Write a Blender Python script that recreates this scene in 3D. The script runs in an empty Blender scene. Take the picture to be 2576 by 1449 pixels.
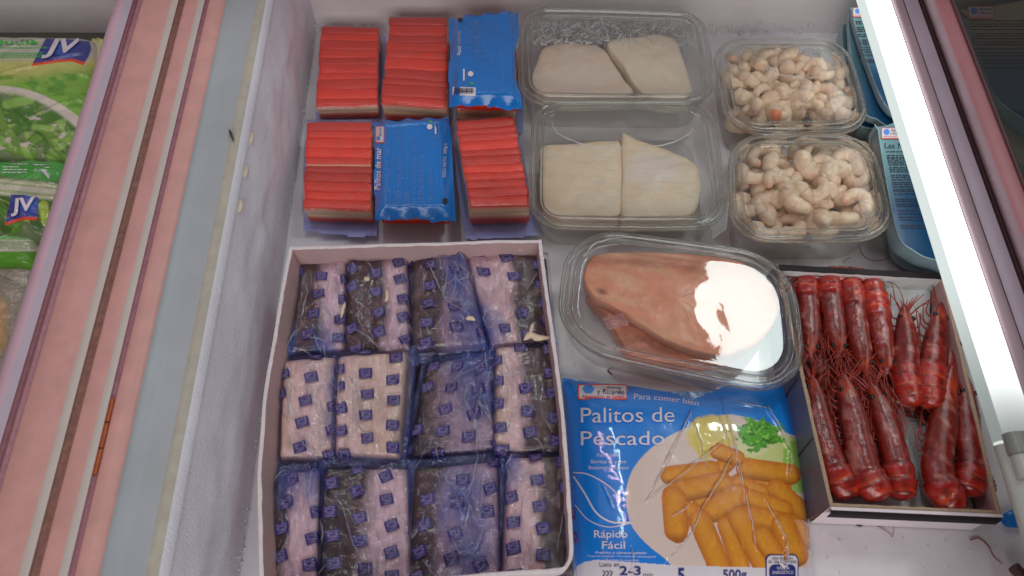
import bpy, bmesh, math, random
import numpy as np
R = math.radians
random.seed(7)
SC = bpy.context.scene
COL = SC.collection

# ------------------------------------------------------------------ camera
FPX, CX, CY, CAMZ, PITCH = 2022.0, 1288.0, 724.5, 0.70, 61.5
TA = R(90 - PITCH); CA, SA = math.cos(TA), math.sin(TA)
cam = bpy.data.objects.new('camera', bpy.data.cameras.new('camera'))
COL.objects.link(cam)
cam.location = (0, 0, CAMZ); cam.rotation_euler = (TA, 0, 0)
cam.data.sensor_width = 36.0; cam.data.lens = 36.0 * FPX / 2576.0
cam.data.clip_start = 0.01; cam.data.clip_end = 50
SC.camera = cam
cam.data.dof.use_dof = True; cam.data.dof.focus_distance = .80; cam.data.dof.aperture_fstop = 8.0

def P(x, y, z):
    """point of the place, at height z, seen at (x, y) of the 2576 x 1449 picture"""
    x = np.asarray(x, float); y = np.asarray(y, float)
    dx = (x - CX) / FPX; dy = -(y - CY) / FPX
    Y = dy * CA + SA; Z = dy * SA - CA
    t = (np.asarray(z, float) - CAMZ) / Z
    return np.stack(np.broadcast_arrays(dx * t, Y * t, CAMZ + Z * t), -1)
def PROJ(w):
    w = np.asarray(w, float); X = w[..., 0]; Y = w[..., 1]; Z = w[..., 2] - CAMZ
    yc = Y * CA + Z * SA; zc = -Y * SA + Z * CA
    return CX + FPX * X / -zc, CY - FPX * yc / -zc

# ------------------------------------------------------------------ light
W = bpy.data.worlds.new('World'); SC.world = W; W.use_nodes = True
bg = W.node_tree.nodes['Background']
bg.inputs[0].default_value = (0.94, 0.90, 0.93, 1); bg.inputs[1].default_value = 0.16

def area(name, loc, target, sx, sy, radiance, col):
    L = bpy.data.lights.new(name, 'AREA'); L.shape = 'RECTANGLE'
    L.size = sx; L.size_y = sy; L.color = col; L.energy = radiance * math.pi * sx * sy
    o = bpy.data.objects.new(name, L); COL.objects.link(o); o.location = loc
    from mathutils import Vector
    if target is not None: o.rotation_euler = (Vector(target) - Vector(loc)).to_track_quat('-Z', 'Y').to_euler()
    return o
# shop ceiling panel, seen mirrored in the lid of the brown fish steak
area('ceiling_panel_lamp', (0.925, 1.39, 2.2), None, 0.31, 0.62, 27, (0.88, 1.0, 0.99))
# pink tube of the counter display, to the left and behind
area('pink_display_lamp', (-0.75, 0.9, 1.7), (0, 0.45, 0), 0.05, 1.5, 22, (1.0, 0.60, 0.70))
area('shop_front_lamp', (0.1, -1.45, 1.2), (0.1, 0.45, 0), 1.8, 0.9, 5.6, (1.0, 0.975, 0.965))
area('cool_tube_lamp', (-0.34, 1.0, 2.3), None, 0.030, 1.3, 44, (0.74, 1.0, 0.98))
SC.view_settings.view_transform = 'Standard'; SC.view_settings.look = 'None'
SC.view_settings.exposure = -0.60; SC.view_settings.gamma = 1.0
SC.cycles.max_bounces = 10; SC.cycles.transparent_max_bounces = 24; SC.cycles.glossy_bounces = 3
SC.cycles.caustics_reflective = False; SC.cycles.caustics_refractive = False

# ------------------------------------------------------------------ colour and noise
def lin(*c):
    c = np.asarray(c, float) / 255.0
    return np.where(c <= .04045, c / 12.92, ((c + .055) / 1.055) ** 2.4)
def A(r, g, b, k=0.56):
    c = lin(r, g, b) / k; c = c * min(1.0, .86 / c.max())
    return np.clip(c, 0.004, 0.88)
_rng = np.random.RandomState(3); _T = _rng.rand(4096)
def vn(x, y, seed=0):
    x = np.asarray(x, float); y = np.asarray(y, float)
    xi = np.floor(x).astype(int); yi = np.floor(y).astype(int)
    fx = x - xi; fy = y - yi; fx = fx * fx * (3 - 2 * fx); fy = fy * fy * (3 - 2 * fy)
    def h(a, b): return _T[(a * 157 + b * 311 + seed * 977 + (a * b) * 13) % 4096]
    return (h(xi, yi) * (1 - fx) + h(xi + 1, yi) * fx) * (1 - fy) + (h(xi, yi + 1) * (1 - fx) + h(xi + 1, yi + 1) * fx) * fy
def fbm(x, y, seed=0, o=4):
    s = 0; a = .5
    for k in range(o):
        s = s + a * vn(x, y, seed + k * 7); x = x * 2.03 + 5.1; y = y * 2.03 + 1.7; a *= .5
    return s
def sstep(a, b, x):
    t = np.clip((np.asarray(x, float) - a) / (b - a), 0, 1); return t * t * (3 - 2 * t)
def mixc(a, b, t):
    return a * (1 - t)[..., None] + np.asarray(b) * t[..., None]
def seg_d(x, y, p, q):
    p = np.array(p, float); q = np.array(q, float); d = q - p
    t = np.clip(((x - p[0]) * d[0] + (y - p[1]) * d[1]) / (d @ d + 1e-12), 0, 1)
    return np.hypot(x - p[0] - t * d[0], y - p[1] - t * d[1]), t
def inpoly(x, y, poly):
    r = np.zeros(np.shape(x), bool); n = len(poly)
    for i in range(n):
        x0, y0 = poly[i]; x1, y1 = poly[(i + 1) % n]
        if y0 == y1: continue
        c = ((y0 > y) != (y1 > y)) & (x < (x1 - x0) * (y - y0) / (y1 - y0) + x0)
        r ^= c
    return r
def crom(pts, n, closed=False):
    p = np.array(pts, float); m = len(p)
    if closed: q = np.vstack([p[-1], p, p[0], p[1]]); segs = m
    else: q = np.vstack([2 * p[0] - p[1], p, 2 * p[-1] - p[-2]]); segs = m - 1
    t = np.linspace(0, segs, n, endpoint=not closed)
    i = np.minimum(t.astype(int), segs - 1); f = (t - i)[:, None]
    a, b, c, d = q[i], q[i + 1], q[i + 2], q[i + 3]
    return .5 * (2 * b + (c - a) * f + (2 * a - 5 * b + 4 * c - d) * f ** 2 + (3 * b - a - 3 * c + d) * f ** 3)

# ------------------------------------------------------------------ materials
def newmat(name):
    m = bpy.data.materials.new(name); m.use_nodes = True
    nt = m.node_tree; nt.nodes.clear()
    return m, nt, nt.nodes.new, nt.links.new
def noise_nodes(N, Lk, scale, detail=4, stretch=None, rough=.6):
    g = N('ShaderNodeNewGeometry'); t = N('ShaderNodeTexNoise')
    t.inputs['Scale'].default_value = scale; t.inputs['Detail'].default_value = detail; t.inputs['Roughness'].default_value = rough
    if stretch:
        mp = N('ShaderNodeMapping'); mp.inputs['Scale'].default_value = stretch
        Lk(g.outputs['Position'], mp.inputs['Vector']); Lk(mp.outputs[0], t.inputs['Vector'])
    else: Lk(g.outputs['Position'], t.inputs['Vector'])
    return t
def M(name, col=None, rough=.5, coat=0, coat_r=.1, coat_i=1.5, nz=(60, .12), bump=None, attr=False, spec=.5, sss=0, metal=0, stretch=None, bstretch=None, bdist=.001):
    m, nt, N, Lk = newmat(name)
    o = N('ShaderNodeOutputMaterial'); b = N('ShaderNodeBsdfPrincipled'); Lk(b.outputs[0], o.inputs[0])
    b.inputs['Roughness'].default_value = rough; b.inputs['Metallic'].default_value = metal
    b.inputs['Coat Weight'].default_value = coat; b.inputs['Coat IOR'].default_value = coat_i; b.inputs['Coat Roughness'].default_value = coat_r
    b.inputs['Specular IOR Level'].default_value = spec
    if sss:
        b.inputs['Subsurface Weight'].default_value = sss; b.inputs['Subsurface Radius'].default_value = (.006, .004, .003); b.inputs['Subsurface Scale'].default_value = 1
    if attr:
        a = N('ShaderNodeAttribute'); a.attribute_name = 'Col'; csock = a.outputs['Color']
    else:
        a = N('ShaderNodeRGB'); a.outputs[0].default_value = (*[float(v) for v in col], 1); csock = a.outputs[0]
    t = noise_nodes(N, Lk, nz[0], 5, stretch)
    mr = N('ShaderNodeMapRange'); mr.inputs[1].default_value = .25; mr.inputs[2].default_value = .75
    mr.inputs[3].default_value = 1 - nz[1]; mr.inputs[4].default_value = 1 + nz[1]
    Lk(t.outputs['Fac'], mr.inputs[0])
    mx = N('ShaderNodeMixRGB'); mx.blend_type = 'MULTIPLY'; mx.inputs[0].default_value = 1
    Lk(csock, mx.inputs[1]); Lk(mr.outputs[0], mx.inputs[2]); Lk(mx.outputs[0], b.inputs['Base Color'])
    if bump:
        t2 = noise_nodes(N, Lk, bump[0], 5, bstretch)
        bp = N('ShaderNodeBump'); bp.inputs['Strength'].default_value = bump[1]; bp.inputs['Distance'].default_value = bdist
        Lk(t2.outputs['Fac'], bp.inputs['Height']); Lk(bp.outputs[0], b.inputs['Normal'])
        if coat: Lk(bp.outputs[0], b.inputs['Coat Normal'])
    return m
def CLEAR(name, tint, haze_col, haze=.06, rough=.06, ior=1.5, bump=None, attr=False, gain=1.0, bdist=.001, bstretch=None):
    """thin clear plastic: passes light, mirrors at its surface, a little milky; attribute 'haze' adds milkiness"""
    m, nt, N, Lk = newmat(name)
    o = N('ShaderNodeOutputMaterial')
    tr = N('ShaderNodeBsdfTransparent'); tr.inputs[0].default_value = (*tint, 1)
    gl = N('ShaderNodeBsdfGlossy'); gl.inputs['Roughness'].default_value = rough
    geo = N('ShaderNodeNewGeometry'); dot = N('ShaderNodeVectorMath'); dot.operation = 'DOT_PRODUCT'
    Lk(geo.outputs['Incoming'], dot.inputs[1]); Lk(geo.outputs['Normal'], dot.inputs[0])
    ab = N('ShaderNodeMath'); ab.operation = 'ABSOLUTE'; Lk(dot.outputs['Value'], ab.inputs[0])
    om = N('ShaderNodeMath'); om.operation = 'SUBTRACT'; om.inputs[0].default_value = 1; Lk(ab.outputs[0], om.inputs[1]); om.use_clamp = True
    pw = N('ShaderNodeMath'); pw.operation = 'POWER'; pw.inputs[1].default_value = 5; Lk(om.outputs[0], pw.inputs[0])
    f0 = ((ior - 1) / (ior + 1)) ** 2
    fr = N('ShaderNodeMath'); fr.operation = 'MULTIPLY_ADD'; fr.inputs[1].default_value = 1 - f0; fr.inputs[2].default_value = f0; Lk(pw.outputs[0], fr.inputs[0])
    df = N('ShaderNodeBsdfDiffuse'); df.inputs[0].default_value = (*haze_col, 1)
    tl = N('ShaderNodeBsdfTranslucent'); tl.inputs[0].default_value = (*haze_col, 1)
    ad = N('ShaderNodeMixShader'); ad.inputs[0].default_value = .35; Lk(df.outputs[0], ad.inputs[1]); Lk(tl.outputs[0], ad.inputs[2])
    m1 = N('ShaderNodeMixShader'); m2 = N('ShaderNodeMixShader')
    g = N('ShaderNodeMath'); g.operation = 'MULTIPLY'; g.inputs[1].default_value = gain; g.use_clamp = True
    Lk(fr.outputs[0], g.inputs[0])
    if attr:
        a = N('ShaderNodeAttribute'); a.attribute_name = 'haze'; Lk(a.outputs['Fac'], m1.inputs[0])
    else: m1.inputs[0].default_value = haze
    Lk(tr.outputs[0], m1.inputs[1]); Lk(ad.outputs[0], m1.inputs[2])
    Lk(g.outputs[0], m2.inputs[0]); Lk(m1.outputs[0], m2.inputs[1]); Lk(gl.outputs[0], m2.inputs[2])
    Lk(m2.outputs[0], o.inputs[0])
    if bump:
        t2 = noise_nodes(N, Lk, bump[0], 4, bstretch)
        bp = N('ShaderNodeBump'); bp.inputs['Strength'].default_value = bump[1]; bp.inputs['Distance'].default_value = bdist
        Lk(t2.outputs['Fac'], bp.inputs['Height']); Lk(bp.outputs[0], gl.inputs['Normal']); Lk(bp.outputs[0], dot.inputs[0])
    return m
def EMIT(name, col, s):
    m, nt, N, Lk = newmat(name); o = N('ShaderNodeOutputMaterial'); e = N('ShaderNodeEmission')
    e.inputs[0].default_value = (*col, 1); e.inputs[1].default_value = s
    t = noise_nodes(N, Lk, 6, 2); mr = N('ShaderNodeMapRange'); mr.inputs[3].default_value = s * .97; mr.inputs[4].default_value = s * 1.03
    Lk(t.outputs['Fac'], mr.inputs[0]); Lk(mr.outputs[0], e.inputs[1]); Lk(e.outputs[0], o.inputs[0]); return m

MAT = {}
MAT['floor'] = M('frosted_white_floor', A(178, 174, 177), .55, nz=(16, .10), bump=(220, .35), bdist=.0006)
MAT['leftfloor'] = M('grey_beige_floor', A(82, 86, 74), .6, nz=(14, .12), bump=(150, .3))
MAT['wall'] = M('white_liner', A(172, 165, 166), .5, nz=(12, .09), bump=(150, .3), bdist=.0006)
MAT['frostwall'] = M('frosted_liner', A(196, 194, 202), .75, nz=(25, .07), bump=(420, .6), bdist=.0014)
MAT['pink'] = M('pink_plastic', A(172, 128, 122), .42, nz=(45, .10), bump=(500, .1))
MAT['mauve'] = M('mauve_plastic', A(168, 138, 150), .4, nz=(30, .05))
MAT['darkmauve'] = M('dark_mauve_plastic', A(146, 106, 114), .5, nz=(160, .2))
MAT['greybeige'] = M('grey_beige_plastic', A(164, 155, 149), .45, nz=(30, .05))
MAT['greyblue'] = M('grey_aluminium', A(138, 143, 147), .42, nz=(14, .09), bump=(300, .1))
MAT['lilac'] = M('lilac_grey_plastic', A(152, 141, 152), .42, nz=(30, .05))
MAT['brown'] = M('grimy_groove', A(140, 104, 97), .6, nz=(180, .28))
MAT['rust'] = M('rust_brown_strip', A(150, 82, 45), .6, nz=(260, .25))
MAT['seam'] = M('yellowed_sealant', A(150, 146, 134), .55, spec=.3, nz=(80, .12))
MAT['plug'] = M('cream_plug', A(178, 168, 150), .5, nz=(100, .06))
MAT['crumb'] = M('dark_crumb', A(60, 48, 42), .7, nz=(400, .2))
MAT['rmauve'] = M('rail_mauve_grey', A(112, 92, 99), .4, nz=(22, .10), bump=(300, .08))
MAT['rlilac'] = M('rail_lilac', A(116, 100, 112), .4, nz=(22, .07))
MAT['rpink'] = M('rail_dusty_pink', A(130, 80, 85), .42, nz=(24, .08))
MAT['rdark'] = M('rail_dark_seal', A(62, 40, 42), .5, nz=(80, .2))
MAT['glass'] = CLEAR('tinted_glass', (.40, .38, .36), (.3, .3, .3), .02, .02, 1.5)
MAT['tube'] = EMIT('lit_tube', (.95, 1.0, .985), 6.0)
MAT['tube_'] = EMIT('lit_tube', (.95, 1.0, .985), 6.0)
MAT['lampside'] = EMIT('lit_diffuser', (.90, 1.0, .975), 1.2)
MAT['lampunder'] = EMIT('lit_diffuser_underside', (.95, 1.0, .985), 3.2)
MAT['lampwhite'] = M('lamp_white_plastic', A(140, 143, 138), .25, nz=(20, .04))
MAT['lampgrey'] = M('lamp_grey_cap', A(104, 106, 102), .3, nz=(40, .05))
MAT['clear'] = CLEAR('clear_box_plastic', (.985, .99, .985), (.80, .82, .79), .075, .07, 1.5, bump=(40, .12), bdist=.002, gain=1.1)
MAT['clearlid'] = CLEAR('clear_lid_plastic', (.985, .99, .985), (.80, .82, .79), .055, .02, 1.55, bump=(26, .05), bdist=.0015, gain=1.1)
MAT['filmclear'] = CLEAR('clear_shrink_film', (.97, .97, .97), (.7, .7, .75), .035, .08, 1.55, bump=(130, .5), bdist=.0018)
MAT['wrap'] = CLEAR('blue_tinted_wrap', (.95, .94, .98), (.13, .20, .62), .1, .045, 1.6, bump=(210, .8), attr=True, bdist=.0011, gain=1.25)
MAT['flange'] = M('lilac_blue_film', A(150, 160, 212), .28, coat=.6, nz=(60, .12), bump=(90, .4), bdist=.002)
MAT['bluefilm'] = M('blue_film', A(6, 94, 164), .24, coat=.5, coat_r=.08, nz=(35, .12), bump=(70, .35), bdist=.002)
MAT['stick'] = M('surimi', None, .34, coat=.35, coat_r=.2, nz=(420, .06), stretch=(.12, 1, 1), bump=(700, .5), bstretch=(.12, 1, 1), attr=True, bdist=.0008)
MAT['fillet'] = M('white_fish_flesh', None, .4, coat=.25, coat_r=.25, nz=(90, .06), bump=(120, .55), bstretch=(.5, 1.6, 1), attr=True, sss=.25, bdist=.0016)
MAT['prawnmeat'] = M('peeled_prawn_flesh', None, .34, coat=.35, coat_r=.2, nz=(170, .10), bump=(350, .3), attr=True, sss=.55, bdist=.0008)
MAT['tuna'] = M('brown_fish_flesh', None, .38, coat=.3, coat_r=.2, nz=(110, .12), bump=(110, .5), attr=True, sss=.15)
MAT['redprawn'] = M('red_prawn_shell', None, .26, coat=.85, coat_r=.08, spec=.4, nz=(160, .28), bump=(190, .6), attr=True, bdist=.0011)
MAT['redthin'] = M('red_prawn_limbs', A(116, 30, 20), .35, coat=.3, nz=(300, .3))
MAT['eye'] = M('black_eye', (.012, .01, .01), .12, nz=(300, .1))
MAT['skin'] = M('wrapped_fish_skin', None, .42, coat=.2, nz=(330, .26), stretch=(1, .22, 1), bump=(300, .4), attr=True, bdist=.001)
MAT['print_in'] = M('indigo_print', A(48, 40, 104, .75), .35, nz=(300, .25))
MAT['print_li'] = M('lilac_print', A(126, 112, 152, .8), .35, nz=(300, .15))
MAT['card'] = M('white_card', A(178, 168, 170), .7, nz=(40, .06), bump=(240, .25))
MAT['cardin'] = M('card_inside', A(158, 132, 132), .75, nz=(30, .08), bump=(240, .25))
MAT['cardedge'] = M('raw_card_edge', A(205, 195, 196), .8, nz=(300, .12), bump=(500, .5))
MAT['greybox'] = M('printed_grey_card', A(78, 78, 98), .5, nz=(30, .2))
MAT['boxdark'] = M('dark_printed_band', A(26, 20, 22), .5, spec=.2, nz=(40, .2))
MAT['boxwhite'] = M('pale_card_front', A(186, 176, 180), .55, nz=(30, .06))
MAT['boxedge'] = M('brown_card_edge', A(138, 118, 98), .85, nz=(500, .3), bump=(600, .6))
MAT['foam'] = M('icy_white_liner', A(196, 200, 200), .5, nz=(55, .14), bump=(160, .7), bdist=.002)
MAT['bag'] = M('printed_bag', None, .3, coat=.95, coat_r=.04, coat_i=1.8, nz=(20, .03), bump=(55, .12), attr=True, bdist=.002)
MAT['veg'] = M('printed_vegetable_bag', None, .35, coat=.35, coat_r=.12, nz=(60, .08), bump=(60, .35), attr=True, bdist=.002)
MAT['white'] = M('white_print', A(225, 215, 222), .35, coat=.5, coat_r=.06, nz=(60, .03))
MAT['paleblue'] = M('pale_blue_print', A(62, 100, 158), .35, nz=(200, .2))
MAT['ink'] = M('black_print', A(34, 34, 44), .4, nz=(60, .1))
MAT['navy'] = M('navy_print', A(28, 36, 96), .35, coat=.4, nz=(60, .08))
MAT['logored'] = M('red_print', A(205, 70, 60), .4, nz=(60, .06))
MAT['logoblue'] = M('mid_blue_print', A(70, 130, 200), .4, nz=(300, .1))
MAT['logopink'] = M('pink_print', A(205, 150, 150), .4, nz=(300, .1))
MAT['leafgreen'] = M('green_print', A(60, 150, 60), .4, nz=(300, .1))
MAT['tray'] = M('printed_tray_lid', None, .35, coat=.3, nz=(40, .05), attr=True)
MAT['trayrim'] = M('tray_side', A(112, 132, 138), .35, nz=(60, .08))
def BEAD(name):
    m, nt, N, Lk = newmat(name); o = N('ShaderNodeOutputMaterial'); g = N('ShaderNodeBsdfGlass'); g.inputs['IOR'].default_value = 1.42; g.inputs['Roughness'].default_value = .03
    g.inputs[0].default_value = (.95, .97, .96, 1); t = N('ShaderNodeBsdfTransparent'); mx = N('ShaderNodeMixShader'); mx.inputs[0].default_value = .6
    n_ = noise_nodes(N, Lk, 60, 3); bp = N('ShaderNodeBump'); bp.inputs['Strength'].default_value = .15; bp.inputs['Distance'].default_value = .001; Lk(n_.outputs['Fac'], bp.inputs['Height']); Lk(bp.outputs[0], g.inputs['Normal'])
    Lk(t.outputs[0], mx.inputs[1]); Lk(g.outputs[0], mx.inputs[2]); Lk(mx.outputs[0], o.inputs[0]); return m
MAT['bead'] = BEAD('solid_rim_plastic')
MAT['frost'] = CLEAR('frost_crystals', (.9, .92, .92), (.88, .9, .9), .85, .2, 1.31)
MAT['glint'] = CLEAR('milky_film_glint', (.97, .97, .98), (.92, .92, .93), .62, .15, 1.5, gain=.9)  # milky white: crease highlights put into the colour of thin ribs
MAT['glint_soft'] = CLEAR('milky_wrap_glint', (.98, .98, .99), (.84, .86, .95), .36, .12, 1.5, gain=.9)  # softer milky tone, painted highlights for the fish wraps
MAT['pinktag'] = CLEAR('pink_film_tag', (.95, .8, .8), (.8, .5, .52), .45, .1, 1.5)

# ------------------------------------------------------------------ object helpers
def tag(o, label=None, cat=None, group=None, kind=None):
    for k, v in (('label', label), ('category', cat), ('group', group), ('kind', kind)):
        if v: o[k] = v
    return o
def thing(name, label, cat, loc, group=None):
    o = bpy.data.objects.new(name, None); COL.objects.link(o); o.location = [float(v) for v in loc]
    o.empty_display_size = .02
    return tag(o, label, cat, group)
def part(name, verts, faces, mat, parent=None, cols=None, smooth=True, haze=None, origin=None):
    v = np.asarray(verts, float).reshape(-1, 3)
    org = np.array(parent.location if parent else (origin if origin is not None else (0, 0, 0)), float)
    me = bpy.data.meshes.new(name)
    me.from_pydata((v - org).tolist(), [], [list(map(int, f)) for f in faces])
    if smooth: me.polygons.foreach_set('use_smooth', np.ones(len(me.polygons), bool))
    if cols is not None:
        c = np.ones((len(v), 4), np.float32); c[:, :3] = np.asarray(cols).reshape(-1, 3)
        me.color_attributes.new('Col', 'FLOAT_COLOR', 'POINT').data.foreach_set('color', c.ravel())
    if haze is not None:
        me.attributes.new('haze', 'FLOAT', 'POINT').data.foreach_set('value', np.asarray(haze, np.float32).ravel())
    me.materials.append(mat if not isinstance(mat, str) else MAT[mat])
    me.update()
    o = bpy.data.objects.new(name, me); COL.objects.link(o)
    if parent: o.parent = parent
    else: o.location = org
    return o
def gridfaces(nu, nv, off=0):
    i = np.arange(nu - 1); j = np.arange(nv - 1); I, J = np.meshgrid(i, j)
    a = (J * nu + I).ravel() + off
    return np.stack([a, a + nu, a + nu + 1, a + 1], 1)
def ringfaces(n, m, off=0):
    f = []
    for k in range(m - 1):
        for i in range(n):
            a = off + k * n + i; b = off + k * n + (i + 1) % n
            f.append((a, b, b + n, a + n))
    return f
class Acc:
    def __init__(s): s.v = []; s.f = []; s.c = []; s.n = 0
    def add(s, v, f, c=None):
        v = np.asarray(v, float).reshape(-1, 3)
        s.v.append(v); s.f += [[i + s.n for i in q] for q in f]; s.n += len(v)
        if c is not None: s.c.append(np.broadcast_to(np.asarray(c, float), v.shape))
    def build(s, name, mat, parent=None, smooth=True, kind=None, **k):
        if not s.n: return None
        o = part(name, np.vstack(s.v), s.f, mat, parent, np.vstack(s.c) if s.c else None, smooth, **k)
        if kind: o['kind'] = kind
        return o
def box(acc, c, d, ax=None):
    """box: centre, half sizes, optional axes"""
    ax = np.eye(3) if ax is None else np.asarray(ax)
    s = np.array([[i, j, k] for k in (-1, 1) for j in (-1, 1) for i in (-1, 1)], float) * d
    acc.add(np.asarray(c) + s @ ax, [(0, 2, 3, 1), (4, 5, 7, 6), (0, 1, 5, 4), (2, 6, 7, 3), (0, 4, 6, 2), (1, 3, 7, 5)])
def tube(acc, pts, r, ns=6, col=None, flat=1.0):
    p = np.asarray(pts, float); n = len(p); r = np.broadcast_to(r, (n,)).astype(float)
    t = np.gradient(p, axis=0); t /= np.linalg.norm(t, axis=1)[:, None] + 1e-12
    up = np.array([0, 0, 1.]); s = np.cross(t, up); ln = np.linalg.norm(s, axis=1)[:, None]
    s = np.where(ln > 1e-4, s / (ln + 1e-12), np.array([1., 0, 0])); q = np.cross(s, t)
    a = np.linspace(0, 2 * np.pi, ns, endpoint=False)
    v = p[:, None] + r[:, None, None] * (np.cos(a)[None, :, None] * s[:, None] + flat * np.sin(a)[None, :, None] * q[:, None])
    f = ringfaces(ns, n) + [tuple(range(ns))[::-1], tuple(range((n - 1) * ns, n * ns))]
    c = None if col is None else np.repeat(np.broadcast_to(col, (n, 3)), ns, 0)
    acc.add(v, f, c)
    return v

class Patch:
    """four points (upper left, upper right, lower right, lower left) and a height above them"""
    def __init__(s, px, z):
        z = np.broadcast_to(z, (4,)); s.q = P([p[0] for p in px], [p[1] for p in px], z)
        s.W = (np.linalg.norm(s.q[1] - s.q[0]) + np.linalg.norm(s.q[2] - s.q[3])) / 2
        s.H = (np.linalg.norm(s.q[3] - s.q[0]) + np.linalg.norm(s.q[2] - s.q[1])) / 2
    def at(s, u, v, w=0):
        u = np.asarray(u, float)[..., None]; v = np.asarray(v, float)[..., None]
        a, b, c, d = s.q
        r = (a * (1 - u) + b * u) * (1 - v) + (d * (1 - u) + c * u) * v
        r = r.copy(); r[..., 2] += w
        return r
    def base(s, z=0):
        m = s.q.mean(0); return (m[0], m[1], z)
class Surf:
    def __init__(s, fn, u0=(0.5, 0.5)): s.fn = fn; s.u0 = u0
    def inv(s, px, py):
        px = np.asarray(px, float); py = np.asarray(py, float)
        u = np.full(px.shape, s.u0[0]); v = np.full(px.shape, s.u0[1]); e = .004
        for k in range(9):
            x, y = PROJ(s.fn(u, v)); xu, yu = PROJ(s.fn(u + e, v)); xv, yv = PROJ(s.fn(u, v + e))
            a, b, c, d = (xu - x) / e, (xv - x) / e, (yu - y) / e, (yv - y) / e
            det = a * d - b * c; det = np.where(np.abs(det) < 1e-6, 1e-6, det)
            rx, ry = px - x, py - y
            u = np.clip(u + np.clip((d * rx - b * ry) / det, -.3, .3), -.3, 1.3); v = np.clip(v + np.clip((a * ry - c * rx) / det, -.3, .3), -.3, 1.3)
        return u, v
    def put(s, px, py, off):
        u, v = s.inv(px, py); w = s.fn(u, v); w[..., 2] += off; return w
def sheet(name, S, nu, nv, mat, parent, colfn=None, hazefn=None, u=(0, 1), v=(0, 1), keep=None):
    U, V = np.meshgrid(np.linspace(*u, nu), np.linspace(*v, nv)); U = U.ravel(); V = V.ravel()
    w = S.fn(U, V); x, y = PROJ(w)
    f = gridfaces(nu, nv)
    if keep is not None:
        k = keep(x, y, U, V); f = f[k[f].all(1)]
        used = np.unique(f); mp = -np.ones(len(w), int); mp[used] = np.arange(len(used))
        f = mp[f]; w = w[used]; x = x[used]; y = y[used]; U = U[used]; V = V[used]
    return part(name, w, f, mat, parent, None if colfn is None else colfn(x, y, U, V), True, None if hazefn is None else hazefn(x, y, U, V))

# lettering
_TC = {}
def text2d(body, bold=0., shear=0.):
    k = (body, bold, shear)
    if k in _TC: return _TC[k]
    cu = bpy.data.curves.new('t', 'FONT'); cu.body = body; cu.size = 1; cu.resolution_u = 3; cu.offset = bold; cu.shear = shear
    o = bpy.data.objects.new('t', cu); COL.objects.link(o)
    bpy.context.view_layer.update()
    me = bpy.data.meshes.new_from_object(o.evaluated_get(bpy.context.evaluated_depsgraph_get()))
    bpy.data.objects.remove(o); bpy.data.curves.remove(cu)
    bm = bmesh.new(); bm.from_mesh(me); bpy.data.meshes.remove(me)
    bmesh.ops.triangulate(bm, faces=bm.faces[:])
    for k2 in range(2):
        es = [e for e in bm.edges if e.calc_length() > .22]
        if es: bmesh.ops.subdivide_edges(bm, edges=es, cuts=1); bmesh.ops.triangulate(bm, faces=bm.faces[:])
    bm.verts.index_update()
    v = np.array([x.co[:2] for x in bm.verts]).reshape(-1, 2); f = [[x.index for x in p.verts] for p in bm.faces]
    bm.free()
    v = v - [v[:, 0].min(), 0]
    _TC[k] = (v, f); return v, f
def glint_ribs(parent, fn, lines, seed, inpx=None, mat='glint'):
    """narrow milky ribs on creases and lids, their pale colour painting in glints"""
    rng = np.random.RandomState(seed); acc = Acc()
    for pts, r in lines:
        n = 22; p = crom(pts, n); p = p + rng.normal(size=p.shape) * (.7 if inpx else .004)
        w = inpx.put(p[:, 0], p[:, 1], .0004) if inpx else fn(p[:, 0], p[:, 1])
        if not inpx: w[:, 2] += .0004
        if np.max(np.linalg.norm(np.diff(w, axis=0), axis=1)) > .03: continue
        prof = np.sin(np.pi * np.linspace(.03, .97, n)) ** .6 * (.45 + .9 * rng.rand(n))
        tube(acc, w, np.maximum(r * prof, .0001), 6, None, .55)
    acc.build('glint_rib', mat, parent, True, 'stuff')
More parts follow.
